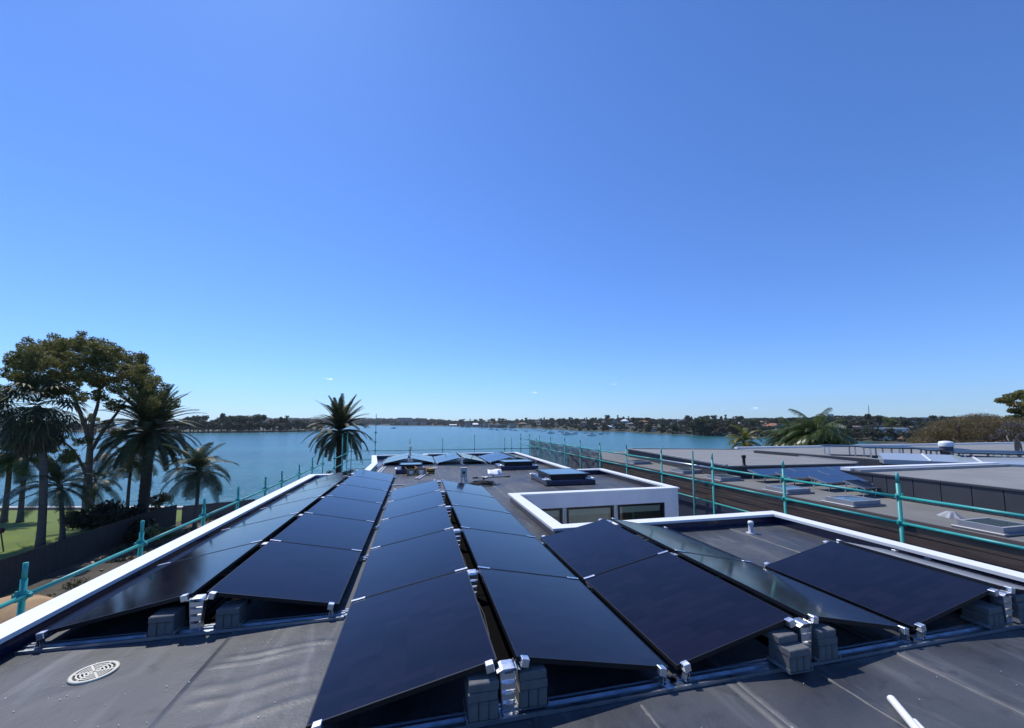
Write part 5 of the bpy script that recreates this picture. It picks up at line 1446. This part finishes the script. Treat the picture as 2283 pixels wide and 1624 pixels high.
HS = [ # px, base py, width, height, wall, roof, style, label
 (1031,952,7,6,'wall_brick','roof_brown','flat','leftmost brown boathouse of the far waterfront row'),
 (1044,952.3,13,7.5,'wall_grey','roof_grey','flat','wide grey waterfront house in the far row'),
 (1060,952.6,12,7,'wall_grey','roof_white','gable','far waterfront house with a bright white sloping roof'),
 (1073,953,11,7,'wall_brick','roof_grey','flat','brown flat-roofed house right of the white sloping roof on the far waterfront'),
 (1084,953,11,8,'wall_tan','roof_grey','flat','tan framed house in the far waterfront row'),
 (1096,953.3,12,8,'wall_tan','roof_brown','hip','tan hip-roofed house in the far waterfront row'),
 (1109,953.5,13,8,'wall_grey','roof_brown','hip','grey hip-roofed house in the middle of the far waterfront row'),
 (1123,954,13,8,'wall_brick','roof_brown','flat','brick house in the right part of the far waterfront row'),
 (1142,954.3,13,8.5,'wall_grey','roof_grey','flat','grey house at the right end of the far waterfront row'),
 (1084,944,6,4,'wall_white','roof_white','gable','small white house above the far waterfront row'),
 (1094,944.5,7,4.5,'wall_white','roof_white','gable','second small white gable above the far waterfront row'),
 (1111,944,8,4,'wall_white','roof_white','flat','white low house above the middle of the far waterfront'),
 (1178,943,9,4.5,'wall_tan','roof_pink','hip','pinkish-roofed house high on the far shore right of the waterfront row'),
 (1301,947,13,6,'wall_tan','roof_brown','hip','tan house under the trees at the left of the white roofs'),
 (1322,952,30,7,'wall_brick','roof_brown','hip','long brown house below the skyline on the far hillside'),
 (1344,946,14,6,'wall_tan','roof_brown','hip','tan house between the brown house and the white roofs'),
 (1370,945.5,12,5.5,'wall_grey','roof_white','flat','upper white flat roof in the middle of the far hillside'),
 (1391,945,15,8,'wall_white','roof_white','hip','bright white hip-roofed house on the far hillside'),
 (1372,953,15,5.5,'wall_white','roof_white','flat','white flat-roofed house in the middle of the far slope'),
 (1358,957,13,6.5,'wall_grey','roof_white','hip','pale house by the water below the white roofs'),
 (1402,940,14,5,'wall_brick','roof_brown','hip','brown skyline house above the bright white house'),
 (1432,945,24,6,'wall_tan','roof_orange','hip','orange-roofed house high on the far hillside'),
 (1449,958,24,7,'wall_tan','roof_orange','hip','orange-roofed house half hidden by trees near the far shore'),
 (1457,964,9,8,'wall_tan','roof_brown','flat','narrow tan house at the water left of the big green tree'),
 (1490,940,12,4,'wall_white','roof_white','flat','long white roof on the skyline left of the big green tree'),
 (1505,941,11,5,'wall_tan','roof_grey','flat','tan flat-roofed house on the skyline left of the big green tree'),
 (1516,948,10,9,'wall_white','roof_white','flat','tall white house between dark trees'),
 (1568,941,12,6,'wall_dark','roof_grey','flat','dark house behind the big green tree'),
 (1597,942,16,5.5,'wall_tan','roof_grey','hip','grey-roofed house right of the big green tree'),
 (1619,943,25,7,'wall_tan','roof_grey','hip','large house with broad pale grey roof on the far hillside'),
 (1641,949,18,7,'wall_white','roof_grey','hip','white house below the broad grey roof'),
 (1615,970,11,5,'wall_tan','roof_brown','gable','small tan boathouse at the water on the far shore'),
 (1722,960,33,13,'wall_white','roof_orange','hip','white house with large orange tiled roof on the far shore'),
 (1690,945,26,5,'wall_brick','roof_pink','hip','long pink-roofed house on the skyline above the orange roof'),
 (1750,960,32,12,'wall_grey','roof_grey','flat','grey flat-roofed house right of the orange roof'),
 (1868,964,16,11,'wall_white','roof_white','flat','white layered house behind the big green palm'),
 (1898,947,28,7,'wall_brick','roof_pink','hip','pale terracotta house on the slope right of the big palm'),
 (1905,958,22,7,'wall_tan','roof_brown','hip','tan house below the pale terracotta roof'),
 (1952,963,22,11,'wall_dark','roof_grey','flat','dark modern house above the white modern house'),
 (1982,982,46,22,'wall_white','roof_white','flat','large white modern two-storey house at the far water edge'),
 (2012,972,16,8,'wall_tan','roof_orange','hip','orange-roofed house right of the large white modern house'),
 (2012,985,22,8,'wall_brick','roof_orange','hip','low terracotta-roofed boatshed at the water right of the white modern house'),
 (2030,947,30,10,'wall_dark','roof_grey','flat','dark wide modern house high on the right hillside'),
 (2062,944,18,11,'wall_white','roof_white','flat','pale cube-shaped house on the right skyline'),
 (2008,962,20,7,'wall_white','roof_pink','hip','white house with pale roof under the dark modern house'),
 (2205,945,9,4,'wall_white','roof_white','flat','tiny white house far right on the skyline'),
 (1010,951.2,15,3.5,'wall_white','roof_white','gable','long white boatshed on the far left point of the waterfront'),
]
hx = random.Random(77)
WN = {'wall_tan':'tan','wall_white':'white','wall_grey':'grey','wall_brick':'brick'}; RN = {'roof_grey':'grey','roof_brown':'brown','roof_pink':'terracotta','roof_orange':'orange','roof_white':'white'}
pxh = 1165.0
while pxh < 2070:
    wy, ty = interp(RS, pxh), interp(SKY, pxh); wa = hx.choice(list(WN)); ro = hx.choice(['roof_grey','roof_brown','roof_pink','roof_white','roof_brown','roof_orange'])
    f_ = hx.uniform(.35,.85); seg = next(t_ for a_, t_ in SEG_R if pxh < a_)
    pre = hx.choice(['low','broad','narrow','plain','small','shaded','sunny','compact','long']); HS.append((pxh, wy-(wy-ty-6)*f_, hx.uniform(12,20), hx.uniform(4.5,7), wa, ro, hx.choice(['hip','hip','flat']), f'{pre} {WN[wa]} house with {RN[ro]} roof {"high" if f_ > .6 else "midway"} on slope {seg}'))
    pxh += hx.uniform(18,34)
for (px, py, w, h, wa, ro, st, lab) in HS: house_at('R', px, py, w, h, wa, ro, st, lab, hr.uniform(-.25,.25))
for px, py, w, h, wa, lab in ((902,944.8,30,13,'wall_grey','large pale apartment block on the skyline of the distant shore'),(884,948,16,6,'wall_tan','tan apartment block at the distant shore below the skyline block'),(903,948,18,8,'wall_grey','grey apartment block in the middle of the distant shore'),
        (922,948,22,8,'wall_tan','wide tan apartment block on the distant shore'),(944,948,12,7,'wall_grey','small grey apartment block at the right of the distant blocks'),(975,944,4,5,'wall_white','tiny bright white building on the distant shore')):
    house_at('B', px, py, w, h, wa, 'roof_grey', 'flat', lab, 0, 'apartment_block', 3)
# distant towers and mast on the right skyline
M['tower'] = mat('tower_haze_blue', (.16,.22,.32), .4, col2=(.12,.17,.26), nscale=.05)  # distance haze is put into the blue base colour
M['tower_band'] = mat('tower_window_band', (.05,.08,.14), .2)
for k, (px, top, w, lab) in enumerate(((1812,931.5,13,'low left block of the distant towers'),(1824,927.5,9,'middle pale tower of the distant group'),(1836,931,9,'low block between the distant towers'),(1852,923.5,10,'tallest distant tower on the right skyline'),(1861,930,6,'short block attached right of the tallest distant tower'))):
    p = atd(px, top, 3600.0); dep = (p-CAMP).dot(_f); wm = w*dep/F_PX
    t = thing('distant_tower', lab, 'tower', (p.x, p.y, -9), -math.atan2(p.x,p.y), 'distant towers'); H_ = p.z+9
    MB().box(-wm/2, wm/2, 0, wm*.8, 0, H_).build('shaft', M['tower'], t)
    for q in range(7): MB().box(-wm/2*.94, wm/2*.94, -1.2, -.1, H_*(.44+.078*q), H_*(.475+.078*q)).build('window_band', M['tower_band'], t)
p = atd(1936, 903, 1500.0); t = thing('radio_mast', 'thin lattice radio mast on the right skyline', 'mast', (p.x,p.y,-5))
mb = MB(); H_ = p.z+5
for a in (0,120,240):
    c_, s_ = math.cos(R(a)), math.sin(R(a)); mb.tube([(2.2*c_,2.2*s_,0),(.3*c_,.3*s_,H_)], .35, 5)
mb.build('legs', M['wall_grey'], t); mb = MB()
for k in range(14):
    z = H_*k/14; r_ = 2.2-1.9*k/14
    for a in (0,120,240): mb.tube([(r_*math.cos(R(a)),r_*math.sin(R(a)),z),(r_*.9*math.cos(R(a+120)),r_*.9*math.sin(R(a+120)),z+H_/14)], .15, 4)
mb.build('lattice', M['wall_grey'], t)

# ------------------------------------------------------------------ boats
M['hull_w'] = mat('white_gelcoat', (.78,.78,.78), .3); M['hull_b'] = mat('dark_blue_hull', (.04,.07,.12), .35); M['hull_t'] = mat('tan_canvas', (.35,.30,.24), .8); M['hull_c'] = mat('blue_canvas', (.05,.12,.28), .8)
def hull_mesh(name, L, B, H, m, bow=.35):
    mb = MB(); N = 9
    for i in range(N):
        t = i/(N-1); x = -L/2+L*t
        w = B/2*(1 if t < .55 else (1-((t-.55)/.45)**2.0)+.02); sh = H*(1+bow*t*t)
        mb.v += [(x*.97,0,-.25*H),(x*.98,-w*.8,.0),(x+(.04*L*t*t),-w,sh),(x+(.04*L*t*t),w,sh),(x*.98,w*.8,.0)]
    for i in range(N-1):
        for k in range(5):
            a, b = i*5+k, i*5+(k+1)%5; mb.f.append((a, b, b+5, a+5))
    mb.f += [(0,1,2,3,4), tuple(range((N-1)*5+4,(N-1)*5-1,-1))]
    return mb.mesh(name, m)
def cabin(x0, x1, w, z0, z1, rake=.35, m=None, name='cabin'):
    mb = MB(); r = (z1-z0)*rake*2.0
    mb.add([(x0,-w/2,z0),(x1,-w/2,z0),(x1,w/2,z0),(x0,w/2,z0),(x0+r*.3,-w*.42,z1),(x1-r,-w*.42,z1),(x1-r,w*.42,z1),(x0+r*.3,w*.42,z1)],[(0,3,2,1),(4,5,6,7),(0,1,5,4),(1,2,6,5),(2,3,7,6),(3,0,4,7)])
    return mb.mesh(name, m or M['hull_w'])
def band(x0, x1, w, z0, z1): 
    return MB().box(x0, x1, -w/2, w/2, z0, z1).mesh('window_band', M['win'])
BOAT = {
 'cruiser': [('hull', hull_mesh('cruiser_hull',12,3.8,1.15,M['hull_w'])),('cabin', cabin(-4.2,3.6,3.2,1.15,2.4), [('window_band', band(-3.4,2.2,3.02,1.6,2.05))]),('flybridge', cabin(-3.4,.6,2.6,2.4,3.3,.3)),('canopy', MB().box(-3.2,-.2,-1.2,1.2,4.15,4.28).mesh('canopy',M['hull_w'])),('canopy_posts', MB().box(-3.1,-3.0,-1.1,1.1,3.2,4.15).box(-.5,-.4,-1.1,1.1,3.2,4.15).mesh('posts',M['alu_dull']))],
 'runabout': [('hull', hull_mesh('runabout_hull',7,2.4,.75,M['hull_w'])),('cabin', cabin(-1.2,2.4,1.9,.78,1.35,.5)),('windscreen', cabin(-.4,1.2,1.7,1.35,1.85,.5,M['win'],'windscreen')),('canopy', cabin(-2.2,.2,1.8,1.85,2.0,.2,M['hull_t'],'canopy')),('canopy_posts', MB().box(-2.0,-1.95,-.8,.8,.8,1.85).mesh('posts',M['alu_dull']))],
 'dinghy': [('hull', hull_mesh('dinghy_hull',5,1.8,.6,M['hull_b'])),('thwart', MB().box(-.2,.2,-.75,.75,.5,.56).mesh('thwart',M['hull_t'])),('cover', cabin(-1.9,1.2,1.5,.6,.85,.6,M['hull_b'],'cover'))],
 'yacht': [('hull', hull_mesh('yacht_hull',10,3.0,1.0,M['hull_w'])),('cabin', cabin(-1.5,2.4,1.8,1.0,1.5,.5), [('window_band', band(-.9,1.5,1.66,1.15,1.35))]),('mast', MB().tube([(.6,0,1.0),(.6,0,12.5)],.09,6).mesh('mast',M['alu_dull'])),('boom', MB().tube([(.6,0,2.3),(-3.6,0,2.2)],.16,6).mesh('boom',M['hull_c']))],
}
KN = {'cruiser':'white flybridge cruiser','runabout':'white runabout','dinghy':'low dark dinghy','yacht':'white sailing yacht with bare mast'}
LEN = {'cruiser':12.0,'runabout':7.0,'dinghy':5.0,'yacht':10.0}
ZA = lambda x, y: (x/8+927.5, y/8+900.7)
ZBB = lambda x, y: (x/8+1195.0, y/8+900.7)
br = random.Random(3)
BL = [(ZBB(265,528),19,'cruiser','nearest left of the moored group'),(ZBB(570,550),25,'cruiser','longest and lowest in front of the moored group'),(ZBB(680,538),17,'cruiser','with raised top right of the longest cruiser'),(ZBB(990,570),21,'runabout','farthest forward, alone in front of the moored boats'),
 (ZBB(1160,545),11,'dinghy','moored right of the forward runabout'),(ZBB(1280,540),10,'runabout','rightmost of the moored boats'),(ZBB(890,527),12,'runabout','between the cruisers and the dinghy'),(ZBB(1010,522),9,'yacht','behind the forward runabout'),(ZBB(440,498),12,'cruiser','close to the trees behind the nearest cruiser'),
 (ZBB(470,520),11,'runabout','behind the longest cruiser'),(ZBB(735,512),9,'runabout','tucked behind the raised-top cruiser'),(ZBB(130,492),12,'yacht','left of the nearest cruiser'),(ZBB(40,480),11,'yacht','above the left end of the netted scaffold'),
 (ZA(1340,460),13,'runabout','leftmost of the far moored line'),(ZA(1445,470),11,'runabout','second of the far moored line'),(ZA(1580,462),13,'cruiser','in the middle of the far moored line'),(ZA(1690,470),11,'runabout','right of the middle cruiser in the far line'),(ZA(1770,482),10,'runabout','near the right of the far moored line'),
 (ZA(1960,490),12,'yacht','at the right of the far moored line'),(ZA(1885,470),8,'yacht','behind the right end of the far line'),(ZA(1130,428),9,'cruiser','close to the far waterfront houses'),(ZA(1190,437),9,'runabout','in front of the far waterfront houses'),(ZA(920,428),7,'runabout','small, before the left waterfront houses'),(ZA(740,412),7,'cruiser','beside the white boatshed'),
 (ZA(2210,482),10,'yacht','in the gap between the two moored groups'),((877,955.8),13,'cruiser','alone on the open water right of the tall palm')]
for (px, py), w, kind, lab in BL:
    p = onz(px, py, WATER_Z); dep = (p-CAMP).dot(_f); L_ = w*dep/F_PX; s = min(1.6, max(.55, L_/LEN[kind]))
    az = math.atan2(p.x, p.y)
    copy_thing(BOAT[kind], 'moored_boat', f'{KN[kind]} {lab}', 'boat', (p.x,p.y,WATER_Z), (0,0,-az + br.choice((0,math.pi))+br.uniform(-.35,.35)), s, 'boats moored in the bay')

# ------------------------------------------------------------------ a few tiny clouds low over the horizon
def cloud_mat():
    m = bpy.data.materials.new('cloud_vapour'); m.use_nodes = True
    nt = m.node_tree; nn, l = nt.nodes, nt.links; nn.remove(nn['Principled BSDF'])
    t = nn.new('ShaderNodeBsdfTransparent'); d = nn.new('ShaderNodeBsdfDiffuse'); d.inputs[0].default_value = (.9,.9,.92,1)
    tr_ = nn.new('ShaderNodeBsdfTranslucent'); tr_.inputs[0].default_value = (.9,.9,.92,1)
    a = nn.new('ShaderNodeAddShader'); l.new(d.outputs[0], a.inputs[0]); l.new(tr_.outputs[0], a.inputs[1])
    mx = nn.new('ShaderNodeMixShader'); mx.inputs[0].default_value = .13
    l.new(t.outputs[0], mx.inputs[1]); l.new(a.outputs[0], mx.inputs[2]); l.new(mx.outputs[0], nn['Material Output'].inputs['Surface']); return m
CM = cloud_mat()
for k, (px, py, hw, hh, lab) in enumerate(((735,846,11,4,'small white puff of cloud above the tall palm'),(1190,876,9,3,'faint wisp of cloud in the middle of the sky above the far shore'),(1681,911,12,3.5,'small bright cloud low above the right hillside'),(1611,915,7,4,'faint cloud left of the small bright one'),(1371,857,7,2,'very thin wisp right of the middle of the sky'),(322,793,4,3,'tiny faint cloud right of the gum tree crown'),(2198,914,5,2,'tiny faint cloud low at the far right'))):
    c = atd(px, py, 9000.0); g = np.random.default_rng(40+k); dep = (c-CAMP).dot(_f); W_, H_ = hw*dep/F_PX, hh*dep/F_PX
    bl = []
    for j in range(7):
        u = g.uniform(-.75,.75); bl.append((u*W_, g.uniform(-.5,.5)*W_, (g.uniform(-.4,.5)+ .25*u)*H_*(1-abs(u)*.5), W_*.34*(1-.4*abs(u)), W_*.34, H_*.42))
    V = []
    for (x,y,z,a,b2,c2) in bl:
        n_ = 16; d = g.normal(size=(n_,3))*.5; V += [(x+q[0]*a, y+q[1]*b2, z+q[2]*c2, a*.42, c2*.42) for q in d]
    mb = MB(); rot = Matrix.Rotation(-math.atan2(c.x,c.y), 3, 'Z')
    for (x,y,z,a,c2) in V:
        ring = [(x+a*math.cos(q*math.pi/4)*1.0, y+a*.4*math.sin(q*math.pi/4*2), z+c2*math.sin(q*math.pi/4)) for q in range(8)]
        mb.add([tuple(rot @ Vector(v)) for v in ring], [tuple(range(8))])
    o = mb.build('cloud', CM); o.location = c; tag(o, lab, 'cloud', 'tiny clouds low over the horizon')

# ------------------------------------------------------------------ the air over the bay: one even, pale haze box
hm = bpy.data.materials.new('sea_haze'); hm.use_nodes = True
hn, hl_ = hm.node_tree.nodes, hm.node_tree.links
hn.remove(hn['Principled BSDF'])
pv = hn.new('ShaderNodeVolumePrincipled'); pv.inputs['Color'].default_value = (.80,.90,1.0,1); pv.inputs['Density'].default_value = 0.8e-4; pv.inputs['Anisotropy'].default_value = .2
hl_.new(pv.outputs[0], hn['Material Output'].inputs['Volume'])
tag(MB().box(-3500,4500,-160,4400,WATER_Z-1.2,260).build('haze', hm), 'pale sea haze over the bay', None, None, 'stuff')
